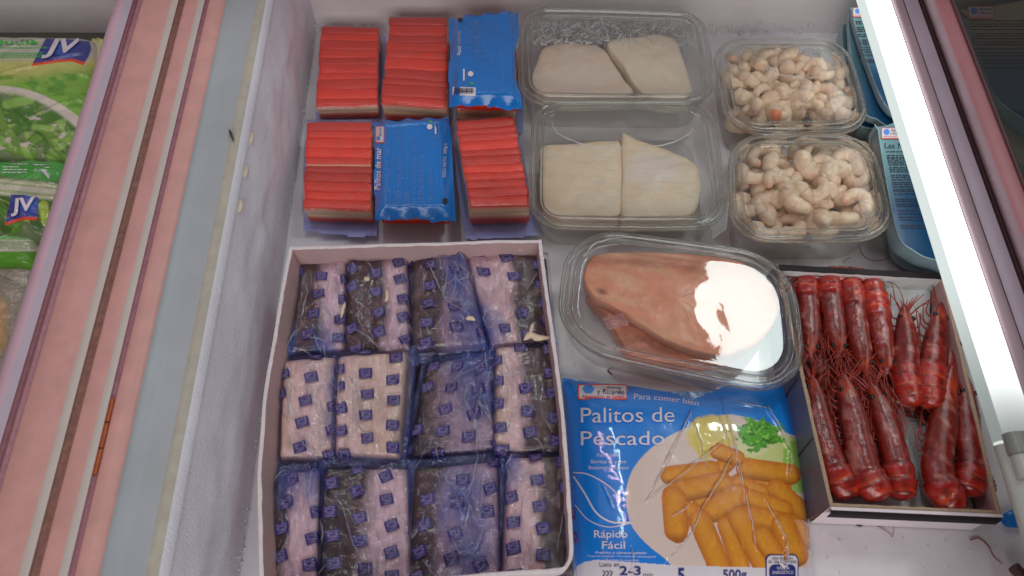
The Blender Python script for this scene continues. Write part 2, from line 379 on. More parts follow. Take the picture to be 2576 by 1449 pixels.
class Print:
    """flat print laid on a surface, one mesh per ink"""
    def __init__(s, S): s.S = S; s.a = {}; s.b = []
    def acc(s, m): return s.a.setdefault(m, Acc())
    def solo(s, m):
        a = Acc(); s.b.append((m, a)); return a
    def text(s, body, p0, p1, h, m, off=.0007, bold=0., shear=0., arc=0.):
        v, f = text2d(body, bold, shear); w = v[:, 0].max()
        p0 = np.array(p0, float); d = np.array(p1, float) - p0; n = np.array([d[1], -d[0]]) / np.hypot(*d)
        t = v[:, 0] / w
        q = p0 + t[:, None] * d + (v[:, 1] * h / .70 + arc * 4 * t * (1 - t))[:, None] * n
        W3 = s.S.put(q[:, 0], q[:, 1], off); lim = 1.6 * .23 * np.hypot(*d) / w * 1.2e-3 * .5
        fa = np.array(f); ed = np.max([np.linalg.norm(W3[fa[:, i]] - W3[fa[:, (i + 1) % 3]], axis=1) for i in range(3)], 0)
        s.acc(m).add(W3, fa[ed < max(lim, .0015)].tolist())
    def quad(s, q, m, off=.0005, nu=4, nv=4):
        q = np.array(q, float); u, v = np.meshgrid(np.linspace(0, 1, nu), np.linspace(0, 1, nv)); u = u.ravel()[:, None]; v = v.ravel()[:, None]
        p = (q[0] * (1 - u) + q[1] * u) * (1 - v) + (q[3] * (1 - u) + q[2] * u) * v
        (s.solo(m) if (nu, nv) in ((4, 4), (2, 5)) else s.acc(m)).add(s.S.put(p[:, 0], p[:, 1], off), gridfaces(nu, nv))
    def fan(s, pts, m, off=.0005, rings=3):
        p = np.array(pts, float); c = p.mean(0); n = len(p)
        v = np.vstack([c + (p - c) * k for k in np.linspace(1, .02, rings + 1)])
        s.solo(m).add(s.S.put(v[:, 0], v[:, 1], off), ringfaces(n, rings + 1))
    def line(s, pts, w, m, off=.0005, n=24):
        p = crom(pts, n); t = np.gradient(p, axis=0); t /= np.linalg.norm(t, axis=1)[:, None]; nn = np.stack([-t[:, 1], t[:, 0]], 1)
        w = np.broadcast_to(w, (n,))[:, None]
        v = np.vstack([p - nn * w / 2, p + nn * w / 2])
        s.acc(m).add(s.S.put(v[:, 0], v[:, 1], off), [(i, i + 1, n + i + 1, n + i) for i in range(n - 1)])
    def build(s, parent, name='lettering'):
        for m, a in s.a.items(): a.build(name, m, parent, True)
        for m, a in s.b: a.build('printed_mark', m, parent, True)
def rrect(x0, y0, x1, y1, r=8, sk=0):
    a = []
    for cx, cy, t0 in ((x1 - r, y0 + r, -90), (x1 - r, y1 - r, 0), (x0 + r, y1 - r, 90), (x0 + r, y0 + r, 180)):
        for k in range(5):
            t = R(t0 + k * 22.5); a.append((cx + r * math.cos(t), cy + r * math.sin(t)))
    return a

# =================================================================== the freezer
VP = (1230.0, -3010.0)
def raydir(x, y):
    v = P(x, y, -100.) - np.array([0, 0, CAMZ]); v = v / np.linalg.norm(v); return v
_dx = (VP[0] - CX) / FPX; _dy = -(VP[1] - CY) / FPX
D = np.array([_dx, _dy * CA + SA, _dy * SA - CA]); D[2] = 0; D /= np.linalg.norm(D)     # along the rails, away
NX = np.array([D[1], -D[0], 0])                                                       # to the right
BACK = P(1500, 62, 0)[1]
def run(name, prof, mat, parent, s0, s1, n=24, yref=483., jit=None):
    """profile of (picture x at yref, height) drawn along the rails from s0 to s1 (metres along them)"""
    base = np.array([P(x, yref, z) for x, z in prof])
    base = base - np.outer(base @ D, D)
    s = np.linspace(s0, s1, n); m = len(prof)
    v = base[None] + s[:, None, None] * D
    if jit is not None: v = v + jit(s[:, None], np.arange(m)[None])
    return part(name, v, gridfaces(m, n), mat, parent)
def flatpart(name, c, hx, hy, z, mat, kind='structure'):
    n = 40; U, V = np.meshgrid(np.linspace(-1, 1, n), np.linspace(-1, 1, n))
    v = np.stack([c[0] + U.ravel() * hx, c[1] + V.ravel() * hy, z + .0012 * (fbm(U.ravel() * 9, V.ravel() * 9, 4) - .5)], 1)
    o = part(name, v, gridfaces(n, n), mat); o['kind'] = kind; return o
S0, S1 = -0.28, BACK + .02
LX = float(P(150, 483, 0)[0])
flatpart('freezer_floor', (LX + .75, .25), .75, .75, 0, 'floor')
flatpart('neighbour_floor', (LX - .5, .25), .4998, .75, .0004, 'leftfloor')
# back wall
n = 30; U, V = np.meshgrid(np.linspace(-1.1, 1.3, n), np.linspace(-.02, .42, n))
w = np.stack([U.ravel(), BACK + .02 * V.ravel() + .012 * np.exp(-V.ravel() / .012) * -1, V.ravel()], 1)
part('freezer_back_wall', w, gridfaces(n, n), 'wall')['kind'] = 'structure'
# frosted inner wall of the left side
def wall_prof(k=14):
    a = np.array([P(598, 483, .105), P(606, 483, .098), P(735, 483, .0), P(748, 483, -.001)]); return a
n = 120; m = 26
s = np.linspace(S0, S1, n)
top = P(600, 483, .101); bot = P(738, 483, 0.0)
top = top - (top @ D) * D; bot = bot - (bot @ D) * D
tt = np.linspace(0, 1, m)
prof = top[None] * (1 - tt)[:, None] + bot[None] * tt[:, None] + np.outer(.006 * np.sin(tt * np.pi), [1, 0, .6])
v = prof[None] + s[:, None, None] * D
fr = (fbm(s[:, None] * 30, tt[None] * 6, 9) - .5) * .006 + (fbm(s[:, None] * 120, tt[None] * 20, 19) - .5) * .0018
v = v + (fr * np.sin(np.pi * np.clip(tt * 1.1, 0, 1))[None])[..., None] * NX
part('freezer_side_wall', v, gridfaces(m, n), 'frostwall')['kind'] = 'structure'

# ---- lid track on the left rim
lt = thing('lid_track', 'long pink and grey lid track on the left rim of the freezer', 'rim rail', P(330, 724, 0))
Z = .112
run('rail_edge', [(141, .0), (140, Z + .004), (146, Z + .0105), (156, Z + .012), (166, Z + .0115)], 'mauve', lt, S0, S1)
run('rail_face', [(166, Z + .0115), (190, Z + .0105)], 'lilac', lt, S0, S1)
run('slide_groove', [(190, Z + .0105), (193, Z + .001), (204, Z + .0005), (206, Z + .003), (213, Z + .003), (216, Z + .001), (219, Z + .008)], 'darkmauve', lt, S0, S1)
run('pink_strip', [(219, Z + .008), (223, Z + .0095), (262, Z + .0095), (303, Z + .0085)], 'pink', lt, S0, S1)
run('grey_strip', [(303, Z + .0085), (310, Z + .0095), (323, Z + .0085)], 'greybeige', lt, S0, S1)
run('slide_groove', [(323, Z + .0085), (326, Z - .0005), (341, Z - .0005), (344, Z + .006)], 'brown', lt, S0, S1)
run('pink_strip', [(344, Z + .006), (350, Z + .007), (382, Z + .0065)], 'pink', lt, S0, S1)
run('grey_strip', [(382, Z + .0065), (390, Z + .0075), (400, Z + .0065)], 'greybeige', lt, S0, S1)
run('slide_groove', [(400, Z + .0065), (402, Z + .0015), (412, Z + .0015), (414, Z + .005)], 'darkmauve', lt, S0, S1)
run('pink_strip', [(414, Z + .005), (420, Z + .006), (455, Z + .0055), (463, Z + .003)], 'pink', lt, S0, S1)
run('inner_ledge', [(463, Z + .003), (470, Z + .0005), (510, Z - .001), (553, Z - .002)], 'greyblue', lt, S0, S1)
run('sealant_bead', [(553, Z - .002), (557, Z - .0012), (570, Z - .0014), (579, Z - .003)], 'seam', lt, S0, S1, 120)
run('liner_lip', [(579, Z - .003), (590, Z - .0045), (601, Z - .009)], 'frostwall', lt, S0, S1)
# rusty insert lying in the second groove
a = P(284, 1000, Z + .003); b = P(238, 1195, Z + .003)
bx = Acc(); 
for k in range(3):
    p0 = a + (b - a) * (k / 3 + .01); p1 = a + (b - a) * ((k + 1) / 3 - .01)
    ex = (p1 - p0) / 2; hl = np.linalg.norm(ex); ex = ex / hl; ey = np.cross([0, 0, 1], ex)
    box(bx, (p0 + p1) / 2, (hl, .0016, .001), [ex, ey, [0, 0, 1]])
bx.build('rust_insert', 'rust', lt, False)
def plug(px, py, z, rx, ry, rot):
    c = P(px, py, z); n = 20; vs = []
    rings = ((1, -.002), (1, .0009), (.88, .0013), (.05, .0014))
    for k, h in rings:
        for i in range(n):
            t = 2 * np.pi * i / n; x = math.cos(t) * rx * k; y = math.sin(t) * ry * k
            vs.append(c + np.array([x * math.cos(rot) - y * math.sin(rot), x * math.sin(rot) + y * math.cos(rot), h]))
    part('wall_plug', vs, ringfaces(n, 4), 'plug', lt)
plug(628, 347, .098, .0036, .0075, .05); plug(615, 430, .098, .0033, .0072, .05); plug(602, 518, .098, .0032, .0068, .05)
ac = Acc(); tube(ac, crom(P([577, 581, 588], [326, 338, 356], [.1135, .1135, .1125]), 8), [.0004, .001, .0012, .0013, .0012, .001, .0008, .0003], 6)
o = ac.build('crumb', 'crumb', None, origin=P(582, 340, .11)); tag(o, 'thin dark scrap lying on the grey ledge beside the sealant line', 'crumb')

# ---- right side: lamp, lid rail, tinted sliding lid
YR = 629.
lp = thing('strip_lamp', 'lit white strip lamp running over the right side of the freezer', 'lamp', P(2400, 629, .0))
def along(px, py, z): return float(P(px, py, z) @ D)
SE = along(2545, 1105, .12)
for mn in ('tube', 'lampside', 'lampunder'):      # worn tube: dimmer towards its end
    nt = MAT[mn].node_tree; em = [q for q in nt.nodes if q.type == 'EMISSION'][0]; old = em.inputs[1].links[0].from_socket
    g = nt.nodes.new('ShaderNodeNewGeometry'); vd = nt.nodes.new('ShaderNodeVectorMath'); vd.operation = 'DOT_PRODUCT'; vd.inputs[1].default_value = [float(q) for q in D]
    mr = nt.nodes.new('ShaderNodeMapRange'); mr.interpolation_type = 'SMOOTHSTEP'; mr.inputs[1].default_value = SE - .01; mr.inputs[2].default_value = SE + .16; mr.inputs[3].default_value = .07 if mn == 'tube' else .35; mr.inputs[4].default_value = 1
    mu = nt.nodes.new('ShaderNodeMath'); mu.operation = 'MULTIPLY'; nt.links.new(g.outputs['Position'], vd.inputs[0]); nt.links.new(vd.outputs['Value'], mr.inputs[0]); nt.links.new(mr.outputs[0], mu.inputs[0]); nt.links.new(old, mu.inputs[1]); nt.links.new(mu.outputs[0], em.inputs[1])
run('diffuser', [(2347, .106), (2350, .112), (2363, .1165), (2376, .118)], 'lampside', lp, SE, S1, yref=YR)
run('tube', [(2376, .118), (2388, .122), (2405, .1245), (2425, .1245), (2441, .122), (2452, .117)], 'tube', lp, SE, S1, yref=YR)
run('housing', [(2347, .1055), (2349, .111), (2363, .1155), (2376, .117), (2388, .1195), (2405, .121), (2425, .121), (2441, .119), (2453, .113)], 'lampwhite', lp, S0, SE - .002, yref=YR)
run('diffuser_underside', [(2452, .112), (2430, .104), (2380, .102), (2347, .1055)], 'lampunder', lp, SE, S1, yref=YR)
run('housing', [(2452, .112), (2430, .104), (2380, .102), (2347, .1055)], 'lampwhite', lp, S0, SE - .002, yref=YR)
run('end_cap', [(2372, .1175), (2378, .1215), (2390, .125), (2407, .1275), (2425, .1275), (2442, .1245), (2454, .118)], 'lampgrey', lp, SE - .012, SE + .004, 6, yref=YR)
run('end_cap', [(2375, .117), (2380, .1205), (2390, .1235), (2407, .1262), (2425, .1262), (2442, .1235), (2453, .117)], 'lampwhite', lp, SE - .03, SE - .012, 6, yref=YR)
rl = thing('lid_rail', 'mauve aluminium rail with a dark groove between the strip lamp and the dark lid glass', 'rim rail', P(2500, 500, 0))
run('rail_face', [(2454, .100), (2455, .1175), (2470, .1195), (2489, .119)], 'rmauve', rl, S0, S1, yref=YR)
run('rail_joint', [(2489, .119), (2490, .1175), (2492, .119)], 'rdark', rl, S0, S1, yref=YR)
run('rail_face', [(2492, .119), (2510, .1205), (2535, .1205)], 'rlilac', rl, S0, S1, yref=YR)
run('slide_groove', [(2535, .1205), (2537, .112), (2549, .112), (2552, .118)], 'rdark', rl, S0, S1, yref=YR)
run('rail_side', [(2552, .118), (2565, .1235), (2585, .128)], 'rmauve', rl, S0, S1, yref=YR)
run('rail_top', [(2585, .128), (2600, .130), (2636, .1295)], 'rpink', rl, S0, S1, yref=YR)
sl = thing('sliding_lid', 'dark tinted glass lid at the right edge of the freezer', 'glass lid', P(2640, 300, 0))
run('lid_gasket', [(2634, .1300), (2636, .1315), (2646, .1315), (2648, .126)], 'rdark', sl, S0, S1, yref=YR)
run('glass_pane', [(2646, .1285), (2800, .1285), (3100, .1285), (3500, .1285)], 'glass', sl, S0, S1, yref=YR)
for kx, ky in ((2348, 392), (2386, 520)):
    pass

# =================================================================== crab stick packs
RED = A(184, 34, 10, .5); RED2 = A(200, 56, 24, .5); CREAM = A(222, 196, 160, .5)
def sticks(pt, n, h, parent, seed, layers=2, cream_rows=()):
    """rows of crab sticks in the patch; pt is the top face of the block, h its height"""
    rng = np.random.RandomState(seed)
    ns, nl = 14, 12
    for L in range(layers):
        bnd = np.linspace(0, 1, n + 1); bnd[1:-1] += rng.uniform(-.2, .2, n - 1) / n
        for k in range(n):
            if L and 1 < k < n - 2: continue
            v0 = bnd[k]; v1 = bnd[k + 1]; hh = h / layers; top = -L * hh
            a = np.linspace(0, 2 * np.pi, ns, endpoint=False)
            e = .34
            sx = np.sign(np.cos(a)) * np.abs(np.cos(a)) ** e; sz = np.sign(np.sin(a)) * np.abs(np.sin(a)) ** e
            uu = np.array([0, 0, .012, .05, .2, .35, .5, .65, .8, .95, .988, 1, 1]); sc = np.array([.05, .8, .93, 1, 1, 1, 1, 1, 1, 1, .93, .8, .05])
            j0, j1 = rng.uniform(-.012, .012, 2); bow = rng.uniform(-.06, .06) / n; wz = rng.uniform(-.0009, .0007)
            vv = []; cc = []
            base = RED * (1 - .30 * rng.rand()) + RED2 * .35 * rng.rand()
            for u, q in zip(uu, sc):
                U = j0 + u * (1 + j1 - j0)
                V = (v0 + v1) / 2 + bow * math.sin(u * 6) + sx * q * (v1 - v0) * .535
                Wz = top - hh / 2 + sz * q * hh * .5 + wz + (rng.rand() - .5) * .0005
                vv.append(pt.at(np.full(ns, U), V, Wz))
                t = sz if L == 0 else -sz
                edge = 1 - (sstep(-.15, .55, t) if L == 0 else sstep(-.95, -.35, t))
                if u in (0, 1): edge = np.maximum(edge, .75 * (q < .6) + .25)
                if (k == n - 1 and L == 0): edge = np.maximum(edge, sstep(-.2, -.9, -(-sx)) * 0)
                bs_ = base * (.94 + .12 * rng.rand())
                if k in cream_rows and L == 0: edge = np.maximum(edge, .9 * sstep(.55, .95, sx))
                cc.append(mixc(np.broadcast_to(bs_, (ns, 3)), CREAM, edge))
            vv = np.vstack(vv); f = ringfaces(ns, len(uu)) + [tuple(range(ns))[::-1], tuple(range((len(uu) - 1) * ns, len(uu) * ns))]
            part('crab_stick', vv, f, 'stick', parent, np.vstack(cc))
def drape(pt, h, mu, mv, seed, wave=.0020):
    """clear film or sheet over the block: high inside, falling to the foot outside"""
    def fn(u, v):
        u = np.asarray(u, float); v = np.asarray(v, float)
        eu = np.maximum(np.maximum(-u, u - 1) * pt.W, 0); ev = np.maximum(np.maximum(-v, v - 1) * pt.H, 0)
        d = np.hypot(eu, ev)
        w = .0012 - h * sstep(0.0005, .006, d) + wave * (fbm(u * 9, v * 9, seed) - .45) + .0022 * (d > .004) * np.sin(u * 17 + v * 13 + seed)
        return pt.at(u, v, w)
    return Surf(fn)
def crab_pack(px, ztop, h, label, seed, n=10, fl=(.07, .09, .09, .13), cream_rows=(), flange_skew=0):
    pt = Patch(px, ztop)
    t = thing('crab_stick_pack', label, 'crab stick pack', pt.base(max(ztop - h, 0)), 'crab stick packs')
    sticks(pt, n, h, t, seed, cream_rows=cream_rows)
    l, tp, r, b = fl
    S = Surf(lambda u, v: pt.at(u, v, -h - .0012 + .003 * np.maximum(np.maximum(-u, u - 1), np.maximum(-v, v - 1)) * 6 * (.3 + vn(u * 5, v * 5, seed)) + .0016 * (fbm(u * 4, v * 4, seed) - .5)))
    def kp(x, y, U, V):
        return (U > -l - .03 * (vn(V * 4, V * 0, seed) - .5)) & (U < 1 + r + .03 * (vn(V * 4, V * 0 + 3, seed) - .5)) & (V > -tp - .04 * (vn(U * 4, U * 0, seed + 2) - .5)) & (V < 1 + b + .05 * (vn(U * 3, U * 0, seed + 5) - .5))
    sheet('tray_flange', S, 50, 60, 'flange', t, u=(-l - .03, 1 + r + .03), v=(-tp - .03, 1 + b + .04), keep=kp)
    sheet('clear_film', drape(pt, h - .001, l, b, seed), 46, 56, 'filmclear', t, u=(-l * .6, 1 + r * .6), v=(-tp * .6, 1 + b * .5))
    return t
crab_pack([(807, 66), (953, 68), (950, 262), (795, 266)], .028, .022, 'dull red crab stick pack in the back row, nearest the left wall', 11, 10)
crab_pack([(980, 42), (1126, 44), (1124, 268), (958, 258)], .040, .028, 'bright red crab stick pack in the back row beside the upright blue pack back', 12, 10, (.05, .06, .04, .1))
crab_pack([(770, 305), (935, 304), (932, 528), (762, 522)], .034, .026, 'crab stick pack in the front row with a pale line across its middle', 13, 10, (.1, .08, .06, .13), cream_rows=(4,))
crab_pack([(1145, 304), (1293, 292), (1335, 512), (1180, 516)], .048, .036, 'crab stick pack in the front row with a broad cream band along its near edge', 15, 11, (.12, .05, .13, .16), cream_rows=())
crab_pack([(1150, 120), (1300, 120), (1298, 272), (1148, 272)], .030, .027, 'red crab stick pack almost hidden under the upright blue pack back', 16, 7, (.06, .06, .12, .16))

def blue_pack(px, ztop, h, label, seed, outline, pr):
    pt = Patch(px, ztop)
    t = thing('blue_backed_pack', label, 'crab stick pack', pt.base(max(ztop - h, 0)), 'crab stick packs lying back side up')
    def fn(u, v):
        u = np.asarray(u, float); v = np.asarray(v, float)
        e = np.minimum(np.minimum(u, 1 - u) * pt.W, np.minimum(v, 1 - v) * pt.H)
        w = -.010 * sstep(.012, -.003, e) + .0016 * (fbm(u * 5, v * 5, seed) - .5) + .0016 * sstep(.012, .0, e) * np.sin(u * 23 + v * 9 + seed) * 1.0 + .0012 * np.exp(-((e - .010) / .002) ** 2)
        return pt.at(u, v, w)
    S = Surf(fn)
    sheet('back_film', S, 70, 90, 'bluefilm', t, u=(-.03, 1.03), v=(-.06, 1.04), keep=outline)
    bp = Patch([(px[0][0] + 12, px[0][1] + 18), (px[1][0] - 12, px[1][1] + 18), (px[2][0] - 14, px[2][1] - 16), (px[3][0] + 14, px[3][1] - 16)], ztop - .006)
    sticks(bp, 9, h - .008, t, seed)
    q = Print(S); pr(q); q.build(t)
    return t
def smallprint(q, x0, y0, x1, y1, cols, rng, m='paleblue'):
    """columns of small upright print: short dashes, as the words of the text"""
    k = len(cols)
    for i, (cx, cw, ya, yb) in enumerate(cols):
        y = ya
        while y < yb:
            L = rng.uniform(3, 9); w = cw * rng.uniform(.6, 1)
            for j in range(max(1, int(cw // 5))):
                xx = cx - cw / 2 + j * 5
                if rng.rand() < .88: q.quad([(xx, y), (xx + 3, y), (xx + 3, y + L), (xx, y + L)], m, .0004, 2, 2)
            y += L + rng.uniform(1.2, 2.5)
def pr_upright(q):
    rng = np.random.RandomState(2)
    smallprint(q, 0, 0, 0, 0, [(1190, 20, 52, 128), (1204, 12, 52, 155), (1222, 12, 52, 160), (1239, 9, 60, 215), (1254, 9, 52, 140), (1268, 9, 90, 215), (1283, 9, 78, 200), (1293, 8, 60, 216), (1172, 12, 180, 220), (1175, 8, 60, 76)], rng)
    q.quad([(1139, 219), (1197, 221), (1196, 242), (1138, 240)], 'white', .0006)
    x = 1143
    while x < 1192:
        w = rng.choice([1.2, 1.8, 2.6]); q.quad([(x, 223), (x + w, 223), (x + w, 237), (x, 237)], 'ink', .0010, 2, 3); x += w + rng.choice([1., 1.6])
    q.fan(rrect(1152, 46, 1164, 56, 3), 'ink', .0008)
    q.fan([(1184 + 7 * math.cos(t), 187 + 7 * math.sin(t)) for t in np.linspace(0, 6.28, 14)[:-1]], 'white', .0008)
    q.quad([(1165, 174), (1169, 174), (1169, 204), (1165, 204)], 'white', .0007, 2, 5)
    q.fan([(1181, 208), (1189, 209), (1193, 213), (1185, 214)], 'leafgreen', .0008)
    q.text('200g', (1152, 116), (1152, 140), 8, 'white', bold=.01); q.text('PESO NETO', (1152, 79), (1152, 112), 6, 'logopink')
def pr_front(q):
    rng = np.random.RandomState(5)
    smallprint(q, 0, 0, 0, 0, [(977, 12, 312, 470), (993, 8, 318, 470), (1007, 14, 318, 500), (1027, 9, 312, 500), (1045, 12, 345, 510), (1062, 18, 390, 510), (975, 20, 470, 510), (1000, 20, 480, 510), (1025, 18, 482, 512), (1102, 14, 312, 340), (1085, 10, 420, 510)], rng)
    q.text('Palitos de mar', (957, 478), (959, 372), 15, 'white', bold=.018)
    q.text('PESO NETO  200g e', (1121, 447), (1124, 362), 8, 'white', bold=.008)
    q.fan(rrect(944, 318, 967, 361, 4), 'logored', .0006); q.fan(rrect(946, 320, 965, 359, 3), 'white', .0010)
    q.fan([(952 + 5 * math.cos(t), 350 + 5 * math.sin(t)) for t in np.linspace(0, 6.28, 12)[:-1]], 'logoblue', .0014)
    q.text('Ricardo', (960, 344), (960, 324), 6, 'ink', .0014)
    q.fan([(1081 + 7 * math.cos(t), 320 + 7 * math.sin(t)) for t in np.linspace(0, 6.28, 14)[:-1]], 'white', .0008)
    q.quad([(1094, 303), (1098, 303), (1098, 338), (1094, 338)], 'white', .0007, 2, 5)
    q.fan([(1079, 303), (1086, 305), (1089, 310), (1082, 310)], 'leafgreen', .0008)
    q.fan(rrect(1113, 500, 1126, 514, 4), 'ink', .0008)
blue_pack([(1132, 34), (1304, 14), (1314, 256), (1128, 248)], .068, .034, 'upright blue pack back with a barcode, rearmost of the two blue backs', 21,
          lambda x, y, U, V: (V > -.02 + .06 * (1 - sstep(.1, .6, U)) * 0 - .03 * vn(U * 3, U * 0, 5)) & (V < 1.0 + .03 * vn(U * 4, U * 0, 8)) & (U > -.01 - .02 * vn(V * 3, V * 0, 2)) & (U < 1.005 - .07 * sstep(.25, .5, V) * (1 - sstep(.72, .95, V))), pr_upright)
blue_pack([(940, 296), (1128, 284), (1142, 540), (940, 538)], .046, .038, 'blue pack back reading Palitos de mar in the front row of crab sticks', 23,
          lambda x, y, U, V: (V > -.03 + .05 * np.sin(U * 3.1) * 0) & (V < 1.0 + .02 * vn(U * 4, U * 0, 8)) & (U > -.01 - .02 * vn(V * 3, V * 0, 2)) & (U < 1.01 + .015 * vn(V * 5, V * 0, 4)), pr_front)

# =================================================================== clear boxes
def rring(Wd, Hd, r, ins, nc=9, ms=8):
    w = Wd / 2 - ins; h = Hd / 2 - ins; r = max(r - ins, .006); pts = []
    for cx, cy, t0, nx in ((w - r, h - r, 0, (-1, 0)), (-w + r, h - r, 90, (0, -1)), (-w + r, -h + r, 180, (1, 0)), (w - r, -h + r, 270, (0, 1))):
        for k in range(nc):
            t = R(t0 + 90 * k / (nc - 1)); pts.append((cx + r * math.cos(t), cy + r * math.sin(t)))
        L = 2 * (w - r) if nx[0] else 2 * (h - r)
        e = pts[-1]
        for k in range(1, ms): pts.append((e[0] + nx[0] * L * k / ms, e[1] + nx[1] * L * k / ms))
    return np.array(pts)
class CBox:
    def __init__(s, px, zl, label, rad=.030, hb=None, seed=1, wave=.0005):
        s.pt = Patch(px, zl); s.zl = zl; W_, H_ = s.pt.W, s.pt.H; s.W, s.H, s.rad = W_, H_, rad
        s.t = thing('clear_box', label, 'plastic box', s.pt.base(0), 'clear plastic boxes')
        def place(p, z, bul=.0):
            x, y = p[:, 0], p[:, 1]
            k = 1 + .03 * (1 - (2 * y / H_) ** 2); l = 1 + .03 * (1 - (2 * x / W_) ** 2)
            q = s.pt.at(x * k / W_ + .5, .5 - y * l / H_); q[:, 2] = z; return q
        s.place = place
        k = zl / .052
        rings = [(.016, .0012), (.0125, .0016), (.0105, .006), (.0075, .022), (.0055, .038), (.0048, .0425), (.0012, .0432), (0, .0448)]
        v = [place(rring(W_, H_, rad, i) * sc, .0013 + .0003 * sc) for sc in (.0005, .4, .75) for i in (.017,)] + [place(rring(W_, H_, rad, i), z * k) for i, z in rings]
        n = len(v[0]); part('tub', np.vstack(v), ringfaces(n, len(v)), 'clear', s.t)
        rings = [(.0002, .0440), (-.0004, .0462), (.0008, .0496), (.0026, .0512), (.0044, .0512), (.0058, .0496), (.0066, .0474), (.0082, .0468), (.0098, .0476), (.0108, .0498), (.0122, .0506), (.0138, .0500), (.0152, .0488)]
        v = [place(rring(W_, H_, rad, i), z * k) for i, z in rings]
        b = rring(W_, H_, rad, .0155)
        for sc in np.linspace(.98, .0005, 22):
            q = b * sc
            z = .0487 * k + wave * (fbm(q[:, 0] * 30 + seed, q[:, 1] * 30, seed, 3) - .5) * 2 * (1 - sc ** 6)
            v.append(place(q, z))
        part('lid', np.vstack(v), ringfaces(n, len(v)), 'clearlid', s.t)
        for ins, zz, rr in ((.0012, .0478, .0017), (.0048, .0500, .0012), (.0118, .0496, .0015), (.0062, .0400, .0011)):
            c = place(rring(W_, H_, rad, ins), zz * k); m_ = len(c); tg = np.roll(c, -1, 0) - np.roll(c, 1, 0); tg /= np.linalg.norm(tg, axis=1)[:, None]
            sd = np.cross(tg, [0, 0, 1.]); a_ = np.linspace(0, 2 * np.pi, 8, endpoint=False)
            vv = np.concatenate([c + rr * (math.cos(t) * sd + math.sin(t) * np.array([0, 0, 1.])) for t in a_])
            ff = [(i * m_ + j, i * m_ + (j + 1) % m_, ((i + 1) % 8) * m_ + (j + 1) % m_, ((i + 1) % 8) * m_ + j) for i in range(8) for j in range(m_)]
            part('rim_bead', vv, ff, 'bead', s.t)
B_ft = CBox([(1316, 10), (1770, 24), (1800, 254), (1308, 252)], .058, 'frosty clear box with two fish fillets, at the back of the freezer', seed=1)
B_ff = CBox([(1345, 248), (1790, 246), (1834, 568), (1334, 564)], .056, 'clear box with two fish fillets side by side, in front of the frosty fillet box', seed=2)
B_pt = CBox([(1793, 92), (2132, 92), (2198, 324), (1838, 326)], .060, 'clear box of small pale peeled prawns, the rear of the two prawn boxes', seed=3, rad=.034)
B_pf = CBox([(1838, 333), (2192, 332), (2264, 594), (1846, 600)], .060, 'clear box of large peeled prawns, the nearer of the two prawn boxes', seed=4, rad=.036)
B_tu = CBox([(1440, 566), (1990, 640), (2032, 1002), (1400, 866)], .056, 'clear oval box holding a brown fish steak under a lid mirroring a lamp', seed=5, rad=.048, wave=.0003)
SL = Surf(lambda u, v: P(1320 + 520 * u, 240 + 340 * v, .0552 + 0 * u))
glint_ribs(B_ff.t, None, [(((1388, 306), (1404, 336), (1450, 358), (1500, 370), (1570, 372)), .0008), (((1570, 372), (1650, 368), (1700, 356), (1736, 334), (1742, 318)), .0008), (((1486, 478), (1520, 498), (1560, 512)), .0007), (((1556, 500), (1590, 508), (1612, 504)), .0006), (((1500, 455), (1512, 462), (1524, 456)), .0006)], 8, SL)  # bright streaks on the lid drawn as pale ribs
SL2 = Surf(lambda u, v: P(1790 + 420 * u, 90 + 240 * v, .0585 + 0 * u))
glint_ribs(B_pt.t, None, [(((1920, 172), (1950, 186), (1990, 192), (2030, 196), (2072, 194)), .0007), (((1930, 166), (1948, 176), (1954, 184)), .0007)], 9, SL2)
SL3 = Surf(lambda u, v: P(1400 + 620 * u, 560 + 440 * v, .0548 + 0 * u))
glint_ribs(B_tu.t, None, [(((1470, 650), (1490, 618), (1530, 602), (1572, 598)), .0009), (((1480, 640), (1510, 622), (1560, 614)), .0006)], 10, SL3)
# ribbed grip tab at the near right corner of the fillet box
n = 26; U, V = np.meshgrid(np.linspace(0, 1, n), np.linspace(0, 1, n)); U = U.ravel(); V = V.ravel()
tp = Patch([(1786, 545), (1838, 470), (1834, 560), (1800, 585)], .046)
w = tp.at(U, V, .0012 * (np.sin(U * 46) * np.sin(V * 46)) - .012 * V)
part('grip_tab', w, gridfaces(n, n), CLEAR('ribbed_plastic', (.9, .93, .92), (.86, .9, .89), .6, .08, 1.6, gain=2), B_ff.t)

